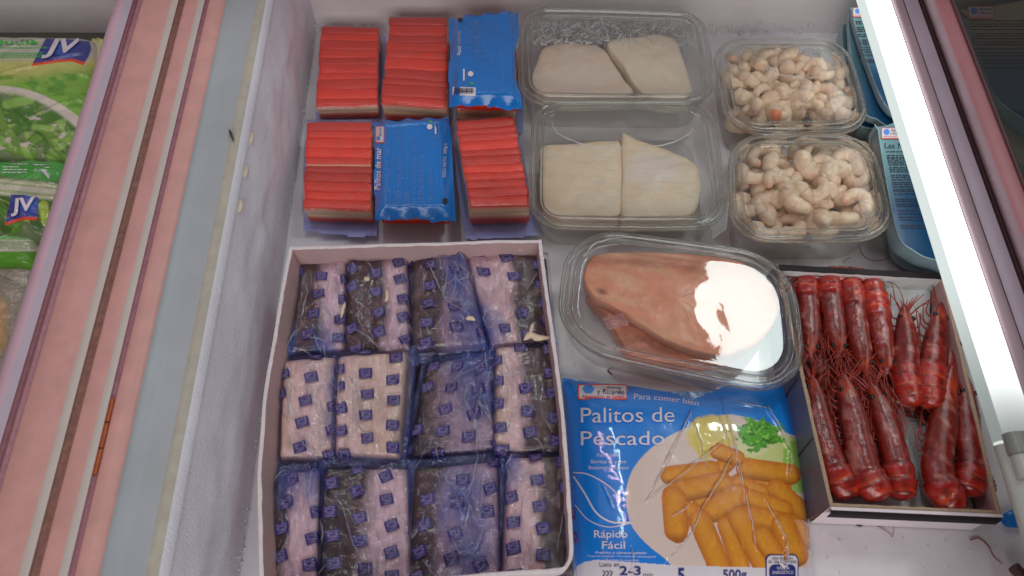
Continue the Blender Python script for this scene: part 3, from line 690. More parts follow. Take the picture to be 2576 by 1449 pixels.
# =================================================================== fish fillets
def slab(name, label, cat, px, ztop, thick, mat, colfn, seed, group=None, dome=.002, parent=None, n=140, rough=.0012, bottom=.95, jagk=.05):
    o2 = crom(px, n, True); w = P(o2[:, 0], o2[:, 1], ztop); c = w.mean(0)
    jag = 1 + jagk * (fbm(np.linspace(0, 34, n), np.zeros(n), seed) - .5) * np.sin(np.pi * np.linspace(0, 1, n)) ** .2
    z0 = ztop - thick; V = []; K = []
    rings = [(bottom * .3, 0), (bottom, 0), (bottom + .03, .12), (1.0, .4), (1.0, .78), (.995, .90), (.982, .98), (.965, 1)] + [(s_, 1) for s_ in (.86, .78, .7, .6, .5, .4, .3, .2, .1, .0008)]
    for s_, h in rings:
        q = c + (w - c) * (s_ * (1 + (jag - 1) * s_ ** 5))[:, None]; q[:, 2] = z0 + thick * h
        if h == 1: q[:, 2] += dome * (1 - s_ ** 2) + rough * (fbm(q[:, 0] * 55, q[:, 1] * 55, seed) - .5) * 2
        V.append(q); K.append(np.full(n, h))
    V = np.vstack(V); x, y = PROJ(V)
    cols = colfn(x, y, V, np.concatenate(K))
    f = ringfaces(n, len(rings))
    if parent is not None: return part(name, V, f, mat, parent, cols)
    o = part(name, V, f, mat, None, cols, origin=(c[0], c[1], z0)); return tag(o, label, cat, group)
def filcol(a, b, s):
    a = A(*a); b = A(*b)
    def f(x, y, V, h):
        t = sstep(.3, .7, fbm(x / 60, y / 22, s)); c = mixc(np.broadcast_to(a, (len(x), 3)), b, t)
        e = sstep(.62, .75, fbm(x / 9, y / 9, s + 3)); c = mixc(c, A(226, 216, 204), .5 * e)
        return c
    return f
G = 'white fish fillets in clear boxes'
slab('fish_fillet', 'broad pale fish fillet at the left in the frosty box', 'fish fillet', [(1352, 150), (1370, 118), (1420, 108), (1475, 110), (1518, 122), (1545, 160), (1572, 200), (1592, 236), (1500, 245), (1370, 242), (1338, 205)], .036, .022, 'fillet', filcol((220, 202, 184), (206, 182, 160), 3), 3, G, rough=.002)
slab('fish_fillet', 'squarish cream fish fillet at the right in the frosty box', 'fish fillet', [(1528, 106), (1600, 92), (1655, 84), (1700, 100), (1716, 140), (1734, 190), (1738, 242), (1680, 250), (1612, 230), (1570, 165)], .040, .024, 'fillet', filcol((224, 210, 188), (210, 194, 168), 5), 5, G, rough=.002)
slab('fish_fillet', 'plain tan fish fillet in the left half of the nearer fillet box', 'fish fillet', [(1362, 368), (1450, 360), (1540, 352), (1564, 366), (1566, 450), (1562, 540), (1480, 544), (1385, 538), (1358, 480), (1360, 420)], .036, .025, 'fillet', filcol((220, 202, 174), (204, 180, 148), 8), 8, G, rough=.0009)
slab('fish_fillet', 'fish fillet with a white frosty middle in the right half of the nearer fillet box', 'fish fillet', [(1564, 342), (1574, 336), (1604, 350), (1680, 376), (1748, 410), (1764, 450), (1760, 510), (1735, 540), (1650, 545), (1568, 545), (1566, 440)], .039, .027, 'fillet',
     lambda x, y, V, h: mixc(filcol((222, 204, 176), (210, 186, 152), 9)(x, y, V, h), A(212, 200, 190), sstep(1.1, .3, np.hypot((x - 1640) / 90, (y - 430) / 60) + .5 * (fbm(x / 20, y / 20, 2) - .5)) * .85), 9, G)

# frost needles at the back of the rear fillet box and of the prawn boxes
def frost(boxo, px0, px1, y0, y1, z0, z1, num, seed, size=(.003, .009), parent=None):
    rng = np.random.RandomState(seed); acc = Acc()
    for k in range(num):
        x = rng.uniform(px0, px1); y = rng.uniform(y0, y1); b = P(x, y, rng.uniform(z0, z1))
        d = rng.normal(size=3); d[2] = abs(d[2]) * .6; d /= np.linalg.norm(d); L = rng.uniform(*size)
        s_ = np.cross(d, rng.normal(size=3)); s_ /= np.linalg.norm(s_); q = np.cross(d, s_); r = L * .10
        acc.add([b + s_ * r, b - s_ * r * .5 + q * r, b - s_ * r * .5 - q * r, b + d * L], [(0, 1, 3), (1, 2, 3), (2, 0, 3), (0, 2, 1)])
    acc.build('frost', 'frost', boxo, False, 'stuff')
frost(B_ft.t, 1340, 1740, 56, 116, .008, .044, 1300, 4, (.004, .013))
frost(B_ft.t, 1335, 1745, 85, 130, .004, .02, 500, 14)
frost(B_pt.t, 1830, 2100, 120, 142, .012, .044, 700, 5, (.002, .006))
frost(B_pt.t, 2080, 2150, 130, 300, .008, .040, 500, 6, (.002, .006))
frost(B_pf.t, 2170, 2232, 420, 590, .008, .036, 260, 7, (.002, .005))

# =================================================================== peeled prawns
def prawn_mesh(name, seed, turn, rad, r0):
    rng = np.random.RandomState(seed); n = 40; ns = 12; t = np.linspace(0, 1, n)
    ang = t * R(turn); rr = rad * (1 - .28 * t)
    p = np.stack([rr * np.cos(ang), rr * np.sin(ang), .0015 * np.sin(t * 5 + seed)], 1)
    seg = (t * 6.5) % 1
    r = r0 * np.minimum(1, np.sqrt(np.clip(t / .06, 0, 1))) * (1 - .58 * t ** 1.3) * (1 + .12 * (1 - seg)) * np.sqrt(np.clip((1.0001 - t) / .05, 0, 1)).clip(.12, 1)
    r[0] = r0 * .1
    a = A(236, 212, 184, .46); b = A(228, 176, 140, .46); c_ = A(214, 122, 78)
    cols = mixc(np.broadcast_to(a, (n, 3)), b, sstep(.7, 1, seg) * .7 + .25 * rng.rand(n)); cols = mixc(cols, c_, .45 * sstep(.86, 1, t))
    acc = Acc(); v = tube(acc, p, r, ns, cols)
    me_o = part(name, np.vstack(acc.v), acc.f, 'prawnmeat', None, np.vstack(acc.c))
    me = me_o.data; bpy.data.objects.remove(me_o); return me
PM = [prawn_mesh('peeled_prawn', 1, 300, .0100, .0072), prawn_mesh('peeled_prawn', 2, 265, .0104, .0074), prawn_mesh('peeled_prawn', 3, 240, .0108, .0071), prawn_mesh('peeled_prawn', 4, 310, .0096, .0069)]
PMS = [prawn_mesh('peeled_prawn', 5, 270, .0078, .0055), prawn_mesh('peeled_prawn', 6, 220, .0084, .0054), prawn_mesh('peeled_prawn', 7, 180, .0096, .0053)]
def scatter(pxs, meshes, label, group, seed, tilt, sc=1.0):
    rng = np.random.RandomState(seed)
    for (x, y, z) in pxs:
        o = bpy.data.objects.new('peeled_prawn', meshes[rng.randint(len(meshes))]); COL.objects.link(o)
        o.location = [float(q) for q in P(x, y, z)]; o.rotation_euler = (rng.normal() * tilt, rng.normal() * tilt, rng.uniform(0, 6.28)); k = sc * rng.uniform(.9, 1.12); o.scale = (k, k, k)
        tag(o, label, 'prawn', group)
front = [(1893, 440, .040), (1880, 505, .036), (1918, 395, .040), (1966, 420, .044), (1952, 462, .046), (2040, 412, .042), (2060, 425, .040), (2128, 410, .043), (2105, 440, .042), (2160, 440, .038), (2008, 512, .046), (2045, 470, .044), (2085, 500, .043), (2150, 510, .044), (2185, 505, .040), (1935, 520, .038), (1900, 545, .030), (1930, 566, .032), (1985, 570, .034), (2040, 560, .036), (2075, 565, .034), (2120, 550, .036), (2170, 555, .034),
         (1880, 460, .022), (1930, 420, .024), (1990, 400, .022), (1990, 470, .022), (2070, 470, .024), (2130, 470, .022), (2070, 395, .022), (2010, 540, .022), (2120, 530, .022), (1900, 500, .024), (1935, 485, .030), (2020, 455, .030), (2100, 480, .032), (1960, 500, .024), (2050, 525, .03), (1955, 435, .03), (2160, 410, .026), (1960, 545, .02), (2170, 480, .022)]
rng = np.random.RandomState(12)
for yy in (385, 420, 455, 490, 520):
    for i in range(6):
        front.append((1908 + .25 * (yy - 380) + i * 50 + rng.uniform(-12, 12), yy + rng.uniform(-10, 10), rng.uniform(.020, .034)))
scatter(front, PM, 'large peeled pinkish prawn curled in the nearer prawn box', 'peeled prawns in the nearer prawn box', 31, .34, 1.2)
rear = []
for j, yy in enumerate((158, 184, 210, 238, 266, 284)):
    for i in range(9):
        fx = (i + .5 * (j % 2)) / 9.0
        x0 = 1842 + .22 * (yy - 150); rear.append((x0 + fx * 282 + rng.uniform(-9, 9), yy + rng.uniform(-7, 7), rng.uniform(.030, .042)))
scatter(rear, PMS, 'small pale peeled prawn in the rear prawn box', 'peeled prawns in the rear prawn box', 32, .45, 1.42)
lowr = [(1850 + 20 * k + rng.uniform(-6, 6), 305 + rng.uniform(-6, 4), .018) for k in range(14)]
scatter(lowr, PMS, 'small pale peeled prawn in the rear prawn box', 'peeled prawns in the rear prawn box', 33, .45, 1.35)
ac = Acc(); tube(ac, crom(P([1938, 1950, 1966, 1984], [290, 290, 291, 292], [.044] * 4), 10), [.001, .005, .0058, .0058, .0056, .0054, .005, .005, .004, .001], 10, np.vstack([np.repeat([A(226, 120, 62)], 6, 0), np.repeat([A(222, 200, 170)], 4, 0)]))
o = ac.build('surimi_piece', 'prawnmeat', None, origin=P(1958, 290, .044)); tag(o, 'small bright orange tipped piece among the pale prawns in the rear box', 'seafood piece')

# =================================================================== fish steak
def tunacol(x, y, V, h):
    base = np.broadcast_to(A(204, 150, 116), (len(x), 3))
    t = fbm((x + y * .35) / 120, (y - x * .3) / 26, 3); c = mixc(base, A(184, 118, 90), sstep(.40, .62, t))
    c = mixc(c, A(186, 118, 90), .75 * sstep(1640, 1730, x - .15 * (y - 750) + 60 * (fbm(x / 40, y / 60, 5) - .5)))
    c = mixc(c, A(134, 66, 40), .7 * np.exp(-((y - (650 + .1 * (x - 1500))) / 14) ** 2) * sstep(.3, .6, fbm(x / 60, y / 20, 7)))
    c = mixc(c, A(96, 44, 30), sstep(20, 4, np.hypot((x - 1512) / .7, (y - 738))))
    c = mixc(c, A(206, 150, 104), .5 * sstep(.6, .72, fbm(x / 50, y / 18, 12)))
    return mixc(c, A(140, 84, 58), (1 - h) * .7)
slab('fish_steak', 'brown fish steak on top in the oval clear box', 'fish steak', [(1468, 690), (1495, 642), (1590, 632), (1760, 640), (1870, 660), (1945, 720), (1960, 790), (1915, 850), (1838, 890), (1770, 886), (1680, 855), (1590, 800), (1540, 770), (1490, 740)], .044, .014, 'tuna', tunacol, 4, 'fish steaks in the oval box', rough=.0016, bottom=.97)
def tunalow(x, y, V, h):
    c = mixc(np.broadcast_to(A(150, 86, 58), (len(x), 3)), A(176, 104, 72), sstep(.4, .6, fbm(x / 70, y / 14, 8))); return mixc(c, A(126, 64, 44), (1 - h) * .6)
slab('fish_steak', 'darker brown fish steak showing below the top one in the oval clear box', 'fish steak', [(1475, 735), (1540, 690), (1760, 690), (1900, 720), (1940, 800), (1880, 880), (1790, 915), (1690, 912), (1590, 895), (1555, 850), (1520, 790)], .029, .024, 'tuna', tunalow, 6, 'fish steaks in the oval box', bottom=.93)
n = 24; U, V = np.meshgrid(np.linspace(0, 1, n), np.linspace(0, 1, n)); U = U.ravel(); V = V.ravel()
tp = Patch([(1516, 800), (1566, 786), (1582, 816), (1530, 832)], .047)
w = tp.at(U, V, .004 * (fbm(U * 5, V * 5, 3) - .5) + .003 * np.sin(U * 3.1) * np.sin(V * 3.1))
o = part('film_scrap', w, gridfaces(n, n), 'pinktag', None, origin=tp.base(.046)); tag(o, 'crumpled scrap of pinkish clear film on the edge of the brown fish steak', 'plastic scrap')

# =================================================================== white carton of wrapped fish
RZ = .085
fb = thing('fish_carton', 'open white carton full of film wrapped fish portions', 'carton', P(1045, 1050, 0))
left = crom([(728, 620), (712, 700), (695, 800), (682, 880), (664, 980), (655, 1090), (648, 1200), (650, 1330), (652, 1460), (650, 1560)], 60)
right = crom([(1362, 603), (1374, 700), (1388, 800), (1402, 900), (1416, 1010), (1426, 1120), (1434, 1230), (1440, 1330), (1442, 1395), (1432, 1422)], 50)
back = crom([(728, 620), (860, 617), (1000, 612), (1130, 609), (1250, 604), (1362, 603)], 50)
frontp = crom([(1432, 1422), (1400, 1440), (1250, 1450), (1000, 1475), (800, 1520), (650, 1560)], 40)
def cwall(name, line, inward, lean=.0, ztop=RZ, mo='card', mi='cardin', th=.003, zb=.002, parent=None, edge='cardedge', wav=.0012, lab=None):
    n = len(line); s_ = np.linspace(0, 1, n)
    zt = ztop + wav * (fbm(s_ * 9, s_ * 0, int(line[0][0])) - .5) * 2
    t = P(line[:, 0], line[:, 1], ztop); t[:, 2] = zt
    d = np.asarray(inward, float); d = d / np.linalg.norm(d)
    dn = t.copy() + d * lean; dn[:, 2] = zb
    jag = d * ((vn(s_ * 60, s_ * 0, 4) - .5) * .0009)[:, None]
    K = 8; f = np.linspace(0, 1, K)
    bul = .0015 * np.sin(f * 3.14)
    outer = np.concatenate([t + (dn - t) * k for k in f]); inner = np.concatenate([t + d * th + jag + (dn - t) * k for k in f])
    part(name, outer, gridfaces(n, K), mo, parent); part(name + '_lining', inner, gridfaces(n, K), mi, parent)
    rim = np.concatenate([t, t + d * th * .5 + [0, 0, .0005] + jag, t + d * th + jag]); part('raw_edge', rim, gridfaces(n, 3), edge, parent)
cwall('side_wall', left, NX, .010, parent=fb); cwall('side_wall', right, -NX, .004, parent=fb)
cwall('back_wall', back, -D, .006, parent=fb); cwall('front_wall', frontp, D, .004, parent=fb)
q = np.array([P(735, 640, .004), P(1360, 620, .004), P(1440, 1440, .004), P(650, 1560, .004)]); part('carton_base', q, [(0, 3, 2, 1)], 'cardin', fb)
# grey end card of a carton behind, with its dark slot at the wall
q = Acc(); 
DKB, PK, PK2, BEI, MAU, BLK = A(58, 38, 30, .5), A(172, 142, 146, .52), A(182, 150, 146, .52), A(200, 170, 150, .52), A(126, 104, 118, .52), A(22, 16, 16, .5)
PACKS = [  # corners, top height, colour stops along u, label, film gather areas, crinkle
 ([(752, 652), (868, 640), (872, 872), (722, 884)], .062, [(0, DKB), (.40, DKB), (.60, PK), (.85, PK), (1, PK2)], 'back row portion nearest the left wall, dark on its left', 1, [(.0, .98, .3), (.6, 1, .3)]),
 ([(880, 648), (1022, 640), (1032, 880), (868, 888)], .064, [(0, DKB), (.55, DKB), (.68, PK), (1, PK)], 'back row portion with a wide dark brown left side, second from left', 2, []),
 ([(1036, 640), (1166, 632), (1226, 866), (1028, 880)], .066, [(0, DKB), (.4, DKB), (.55, MAU), (1, MAU)], 'back row portion with a folded pale blue film edge', 3, [(.75, .35, .3), (.8, .05, .3), (.85, .7, .3), (.95, .95, .4)]),
 ([(1172, 632), (1372, 640), (1398, 862), (1240, 862)], .066, [(0, PK), (.45, PK2), (.55, DKB), (1, DKB)], 'back row portion in the right corner, pink left and brown right', 4, [(.0, .8, .3)]),
 ([(712, 900), (842, 890), (838, 1148), (700, 1146)], .064, [(0, BEI), (.5, PK2), (1, BEI)], 'plain beige middle row portion beside the left side', 5, [(1, .3, .25), (1, .7, .3)]),
 ([(848, 884), (1020, 874), (1006, 1150), (834, 1140)], .070, [(0, PK2), (.5, BEI), (1, BEI)], 'pale beige middle row portion left of the black gap', 6, []),
 ([(1070, 912), (1238, 880), (1244, 1128), (1030, 1150)], .058, [(0, BLK), (.12, DKB), (.5, MAU), (1, MAU)], 'purplish brown middle row portion right of the black gap', 7, [(.6, .1, .4), (.9, .2, .4), (.8, .5, .3)]),
 ([(1250, 872), (1398, 866), (1420, 1132), (1246, 1132)], .066, [(0, BEI), (.35, PK2), (.5, DKB), (1, DKB)], 'middle row portion at the right side, cream left and dark right', 8, []),
 ([(690, 1186), (806, 1176), (800, 1470), (674, 1470)], .062, [(0, DKB), (.25, DKB), (.4, PK), (1, PK)], 'front row portion beside the left side, pinkish', 9, [(.3, .0, .5), (.8, .0, .4)]),
 ([(812, 1180), (1026, 1172), (1040, 1480), (806, 1490)], .066, [(0, BLK), (.42, DKB), (.58, PK), (1, PK)], 'front row portion with a large black brown left half', 10, []),
 ([(1036, 1178), (1246, 1160), (1258, 1480), (1030, 1490)], .068, [(0, DKB), (.26, DKB), (.38, MAU), (1, PK)], 'crumpled front row portion with bunched shiny film', 11, [(.6, .3, .4), (.7, .7, .35)]),
 ([(1272, 1150), (1420, 1142), (1440, 1450), (1256, 1460)], .068, [(0, PK), (.5, PK2), (.6, DKB), (1, DKB)], 'front row portion in the right corner, pink left and black brown right', 12, [(.0, .1, .3)]),
]
def wrapped(px, zt, stops, label, seed, gathers):
    rng = np.random.RandomState(seed * 5 + 1)
    c_ = np.mean(px, 0); px = [tuple(c_ + (np.array(q) - c_) * np.array([1.055, 1.05])) for q in px]
    px = [(a + rng.uniform(-7, 7), b + rng.uniform(-6, 6)) for a, b in px]
    pt = Patch(px, np.array([zt] * 4) + rng.uniform(-.005, .004, 4)); t = thing('wrapped_fish', label + ', in printed film', 'wrapped fish', pt.base(.03), 'film wrapped fish portions in the carton')
    us = [s_[0] for s_ in stops]; cs = np.array([s_[1] for s_ in stops])
    def bodyh(u, v):
        a = np.clip(1 - np.abs(2 * u - 1) ** 14, 0, 1) ** .45; b = np.clip(1 - np.abs(2 * v - 1) ** 18, 0, 1) ** .45
        return a * b
    def bf(u, v): 
        k = bodyh(np.clip(u, 0, 1), np.clip(v, 0, 1)); return pt.at(u, v, -.032 + .032 * k + .007 * (fbm(u * 2.5, v * 2.5, seed) - .5) * k)
    def bc(x, y, U, V):
        uu = U + .26 * (fbm(U * 2.4, V * 3.4, seed) - .5) + .05 * np.sin(V * 5 + seed)
        c = np.stack([np.interp(uu, us, cs[:, k]) for k in range(3)], 1)
        st = sstep(.52, .75, fbm((x - y * .35) / 9, (y + x * .2) / 34, seed)); c = mixc(c, c * .62, .55 * st)
        fl = sstep(.66, .8, fbm(x / 7, y / 7, seed + 4)); c = mixc(c, A(190, 160, 150), .18 * fl)
        return c
    sheet('fish_portion', Surf(bf), 60, 80, 'skin', t, bc)
    cre = []
    for k in range(26 if seed in (3, 7, 11) else 13):
        a = rng.rand(2) * [1, 1]; th = rng.normal(1.2, .7); L = rng.uniform(.12, .5); cre.append((a, a + L * np.array([math.cos(th), math.sin(th)]), rng.uniform(.022, .060), rng.uniform(.0009, .0030)))
    for gx, gy, gr in gathers:
        for k in range(9):
            th = rng.uniform(0, 6.28); a = np.array([gx, gy]); L = gr * rng.uniform(.5, 1.3)
            cre.append((a + .1 * gr * rng.normal(size=2), a + L * np.array([math.cos(th), math.sin(th)]), rng.uniform(.022, .050), rng.uniform(.0010, .0026)))
    def ff(u, v):
        u = np.asarray(u, float); v = np.asarray(v, float)
        k = bodyh(np.clip(u, 0, 1), np.clip(v, 0, 1)) ** .75
        w = -.011 - .008 * sstep(.06, .12, np.maximum(np.maximum(-u, u - 1), np.maximum(-v, v - 1))) + .0126 * k + .007 * (fbm(u * 2.5, v * 2.5, seed) - .5) * k + .0034 * (fbm(u * 8, v * 10, seed + 9, 3) - .5) + .004 * (1 - k) * (fbm(u * 7, v * 7, seed + 3) - .3)
        for a, b, wd, am in cre:
            d, tt = seg_d(u, v, a, b); w = w + am * np.clip(1 - d / wd, 0, 1) * np.sin(np.pi * np.clip(tt, .05, .95))
        return pt.at(u, v, w)
    S = Surf(ff)
    def hz(x, y, U, V):
        k = bodyh(np.clip(U, 0, 1), np.clip(V, 0, 1)); h = .025 + .36 * (1 - sstep(.10, .75, k)) * (.4 + fbm(U * 6, V * 6, seed + 1))
        for gx, gy, gr in gathers: h = np.maximum(h, .5 * sstep(gr * 1.1, .05, np.hypot(U - gx, V - gy) + .25 * (fbm(U * 8, V * 8, seed) - .5)))
        for a, b, wd, am in cre:
            d, tt = seg_d(U, V, a, b); h = h + .035 * np.clip(1 - d / (wd * 1.2), 0, 1)
        return np.clip(h, 0, .8)
    sheet('printed_wrap', S, 96, 120, 'wrap', t, None, hz, u=(-.03 if seed in (1, 5, 9) else -.09, 1.015 if seed in (4, 8, 12) else 1.09), v=(-.03 if seed < 5 else -.08, 1.08))
    ln_ = [((a, a + (b - a) * .5 + rng.normal(size=2) * .03, b), rng.uniform(.0003, .0008)) for a, b, wd, am in cre if rng.rand() < .4]
    for k in range(8): 
        a = rng.rand(2) * .9 + .05; th = rng.normal(1.0, .9); L = rng.uniform(.05, .2); ln_.append(((a, a + L * .5 * np.array([math.cos(th), math.sin(th)]) + rng.normal(size=2) * .01, a + L * np.array([math.cos(th), math.sin(th)])), rng.uniform(.0002, .0005)))
    glint_ribs(t, ff, ln_, seed, None, 'glint_soft')
    # stamped squares
    dark = Acc(); lt_ = Acc(); tv, tf = text2d('NOS', .012); tw = tv[:, 0].max()
    pu, pv = .0232, .0196; hw, hh = .0054, .0043; rot0 = -rng.uniform(.02, .28)
    off = rng.rand(2)
    for i in range(-1, int(pt.W / pu) + 3):
        for j in range(-1, int(pt.H / pv) + 3):
            cx = (i + off[0] * .8 - .10 * j * (1 if seed % 2 else -.6)) * pu; cy = (j + off[1] + .32 * (i % 3)) * pv
            if not (.0 < cx < pt.W and .0 < cy < pt.H): continue
            if rng.rand() < .06: continue
            cx += rng.normal() * .0009; cy += rng.normal() * .0009; r = rot0 + rng.normal() * .12; cr, sr = math.cos(r), math.sin(r)
            gu, gv = np.meshgrid(np.linspace(-1, 1, 6), np.linspace(-1, 1, 5)); gx = gu.ravel() * hw; gy = gv.ravel() * hh
            def put(gx, gy, o_):
                X = cx + gx * cr - gy * sr; Y = cy + gx * sr + gy * cr
                w = ff(X / pt.W, Y / pt.H); w[:, 2] += o_ * .6; return w
            dark.add(put(gx, gy, .0006), gridfaces(6, 5))
            # letters stand turned a quarter: N at the near end
            ly = (.5 - tv[:, 0] / tw) * 2 * hh * .84; lx = -(tv[:, 1] / .70 - .5) * 2 * hw * .74
            lt_.add(put(lx, ly, .0011), tf)
    dark.build('stamp_print', 'print_in', t); lt_.build('stamp_lettering', 'print_li', t)
    return t
for px, zt, st, lb, sd, ga in PACKS: wrapped(px, zt, st, lb, sd, ga)
# crumbs of fish and white film shreds on the wrap
def shred(pts, r, label, z=.071, m='white'):
    p = crom(P([a[0] for a in pts], [a[1] for a in pts], z), 12); ac = Acc()
    tube(ac, p, r * np.array([.2, .5, .8, 1, .9, .8, .9, 1, .8, .6, .4, .15]), 6, None, .5)
    o = ac.build('shred', m, None, origin=p.mean(0)); tag(o, label, 'scrap')
MAT['scrap'] = M('cream_scrap', A(205, 184, 158), .5, nz=(300, .12))
shred([(1318, 856), (1335, 842), (1352, 850), (1390, 848)], .0035, 'large jagged cream scrap lying across the right edge of the fish portions', .074, 'scrap')
shred([(1334, 836), (1338, 824), (1341, 812)], .0016, 'thin cream spike standing off the large jagged scrap', .075, 'scrap')
shred([(868, 760), (862, 780), (858, 800)], .0018, 'narrow cream shred on the seam between the first two back row portions', .071, 'scrap')
shred([(972, 728), (974, 748), (968, 760)], .0018, 'narrow cream shred on the dark brown second back row portion', .071, 'scrap')
shred([(1270, 622), (1300, 626), (1318, 630)], .0010, 'thin white shred by the back right corner of the carton', .074, 'scrap')
shred([(916, 704), (922, 702), (928, 706)], .0026, 'round white crumb on the dark second back row portion', .071, 'scrap')
shred([(1172, 802), (1184, 800), (1196, 806)], .0026, 'oval white crumb on the dark blue film between back row portions', .070, 'scrap')

# =================================================================== bag of fish sticks
bq = [(1420, 945), (2000, 945), (2066, 1520), (1444, 1520)]
BT = Patch(bq, .016)
rng = np.random.RandomState(77)
BCRE = []
def bcrease(p, q, w, a): BCRE.append((p, q, w, a))
CREPX = [((1742, 1028), (1626, 1262), 7, .0020), ((1626, 1262), (1820, 1110), 7, .0020), ((1842, 1148), (1764, 1282), 9, .0026), ((1764, 1282), (1742, 1334), 7, .002), ((1815, 1000), (1872, 1226), 6, .0018), ((1806, 1040), (1870, 1230), 5, .0016),
         ((1872, 1230), (1902, 1385), 6, .0018), ((1925, 1262), (1982, 1368), 7, .0022), ((1930, 1020), (1990, 1130), 8, .0022), ((1990, 1130), (1986, 1200), 6, .0018), ((1735, 1035), (1780, 1180), 5, .0014), ((1850, 1012), (1940, 1028), 4, .0008), ((1590, 1380), (1592, 1449), 7, .002), ((1516, 1220), (1542, 1280), 5, .0012), ((1980, 1360), (1976, 1420), 9, .003), ((1690, 1300), (1736, 1270), 6, .0016), ((1750, 1330), (1670, 1420), 5, .0012), ((1490, 960), (1580, 985), 10, .0015)]
_q0 = [((P(a[0], a[1], .03)), (P(b[0], b[1], .03)), w / FPX * .30, am * .8) for a, b, w, am in CREPX]
STK = [(1060, 920, 1180, 860, 50), (1500, 1060, 1640, 1130, 58), (1450, 760, 1640, 830, 50), (900, 1150, 930, 1010, 60), (1580, 1200, 1680, 1360, 60), (1120, 760, 1250, 650, 52), (960, 960, 1050, 1050, 56), (1250, 940, 1420, 860, 56), (1560, 960, 1700, 1040, 60), (1180, 880, 1330, 780, 50), (840, 740, 1130, 700, 58), (1380, 690, 1690, 735, 66), (1180, 570, 1310, 620, 52), (870, 870, 1200, 790, 72), (1330, 790, 1560, 890, 48), (1590, 835, 1790, 1010, 62), (870, 900, 885, 1120, 76), (1150, 980, 1330, 890, 82), (1400, 900, 1640, 980, 60), (1400, 1030, 1640, 1080, 72), (1700, 1090, 1790, 1190, 70), (1055, 1060, 1190, 1380, 72), (1240, 1090, 1340, 1380, 58), (1330, 1040, 1510, 1380, 72), (1640, 1090, 1730, 1300, 78), (1490, 1170, 1640, 1390, 66)]
STK = [(1384 + a * .3578, 931 + b * .3578, 1384 + c * .3578, 931 + d * .3578, r * .3578 * 1.12) for a, b, c, d, r in STK]
def bagfn(u, v):
    u = np.asarray(u, float); v = np.asarray(v, float)
    p = BT.at(u, v)
    eu = np.clip(1 - np.abs(2 * u - 1) ** 4, 0, 1); ev = np.clip(1 - np.abs(2 * v - 1.02) ** 5, 0, 1)
    w = -.012 + .030 * (eu * ev) ** .6 * (.82 + .18 * sstep(.05, .3, v))
    w = w + .0022 * (fbm(u * 4.2, v * 4.2, 31) - .5) * np.minimum(1, 8 * np.minimum(u, 1 - u) + .3)
    w = w + .004 * sstep(.10, 0, v) * np.sin(u * 15 + 1.2)
    x, y = p[..., 0], p[..., 1]
    for a, b, wd, am in _q0:
        d, t = seg_d(x + .0012 * (vn(x * 260, y * 260, 3) - .5), y, a[:2], b[:2]); w = w + am * np.clip(1 - d / (wd * 1.6), 0, 1) * (.6 + .8 * vn(t * 9, t * 0, 5))
    p[..., 2] += w
    return p
BS = Surf(bagfn)
PLATE = crom([(1813, 1045), (1706, 1085), (1634, 1131), (1592, 1181), (1575, 1235), (1579, 1289), (1595, 1332), (1634, 1375), (1670, 1403), (1692, 1424), (1720, 1440), (2080, 1440), (2080, 1120), (1990, 1094), (1960, 1076), (1900, 1056), (1860, 1046)], 120, True)
STRIP = [(1452, 1424), (1470, 1414), (1500, 1408), (1560, 1412), (1692, 1422), (1800, 1425), (1920, 1428), (2080, 1430), (2090, 1560), (1430, 1560), (1444, 1440)]
def bagart(x, y, U, V):
    n = len(x); c = np.broadcast_to(A(3, 108, 190, .54), (n, 3)).copy()
    c = mixc(c, A(8, 122, 204, .54), .5 * sstep(1250, 1000, y) * sstep(1500, 1900, x))
    pl = inpoly(x, y, PLATE).astype(float)
    c = mixc(c, A(206, 186, 176), pl)
    c = mixc(c, A(186, 164, 156), pl * .5 * sstep(1640, 1600, x + .0 * y))
    # lemon and onion
    def blob(cx, cy, rx, ry, s, k=.5): return sstep(1.08, .92, np.hypot((x - cx) / rx, (y - cy) / ry) + k * (fbm(x / 14, y / 14, s) - .5))
    c = mixc(c, A(196, 176, 96), blob(1790, 1095, 62, 52, 3, .25)); c = mixc(c, A(178, 160, 66), .8 * blob(1775, 1110, 30, 44, 4, .5)); c = mixc(c, A(214, 196, 128), .8 * blob(1815, 1075, 24, 30, 6, .5))
    c = mixc(c, A(170, 178, 112), blob(1935, 1140, 92, 48, 7, .5)); c = mixc(c, A(206, 202, 158), .8 * blob(1900, 1120, 40, 28, 8, .9)); c = mixc(c, A(120, 160, 60), .9 * blob(2000, 1190, 30, 90, 9, .8) * (y < 1240))
    g = blob(1908, 1092, 56, 38, 11, 1.3); c = mixc(c, A(74, 140, 38), g); c = mixc(c, A(38, 98, 24), g * sstep(.5, .6, fbm(x / 7, y / 7, 12))); c = mixc(c, A(130, 180, 70), g * sstep(.6, .68, fbm(x / 6, y / 6, 15)))
    for k, (a, b, e, f, r) in enumerate(STK):
        d, t = seg_d(x, y, (a, b), (e, f)); d = d + 3 * (fbm(x / 9, y / 9, k) - .5)
        m = sstep(r + 1.2, r - 1.2, d)
        q = np.clip(d / r, 0, 1)[:, None]
        sh = A(206, 136, 34, .54) * (1 - q ** 2) + A(160, 84, 12, .54) * q ** 2
        lowedge = sstep(.1, .9, (y - (b + (f - b) * t)) / r)[:, None]; sh = sh * (1 - .35 * lowedge)
        sh = sh * (1 + .22 * (fbm(x / 5, y / 5, 40 + k) - .5))[:, None] + (.10 * sstep(.58, .72, fbm(x / 16, y / 30, 60 + k)))[:, None] * A(222, 170, 60)
        c = c * (1 - m)[:, None] + sh * m[:, None]
    st = inpoly(x, y, STRIP).astype(float); c = mixc(c, A(204, 196, 202), st)
    return c
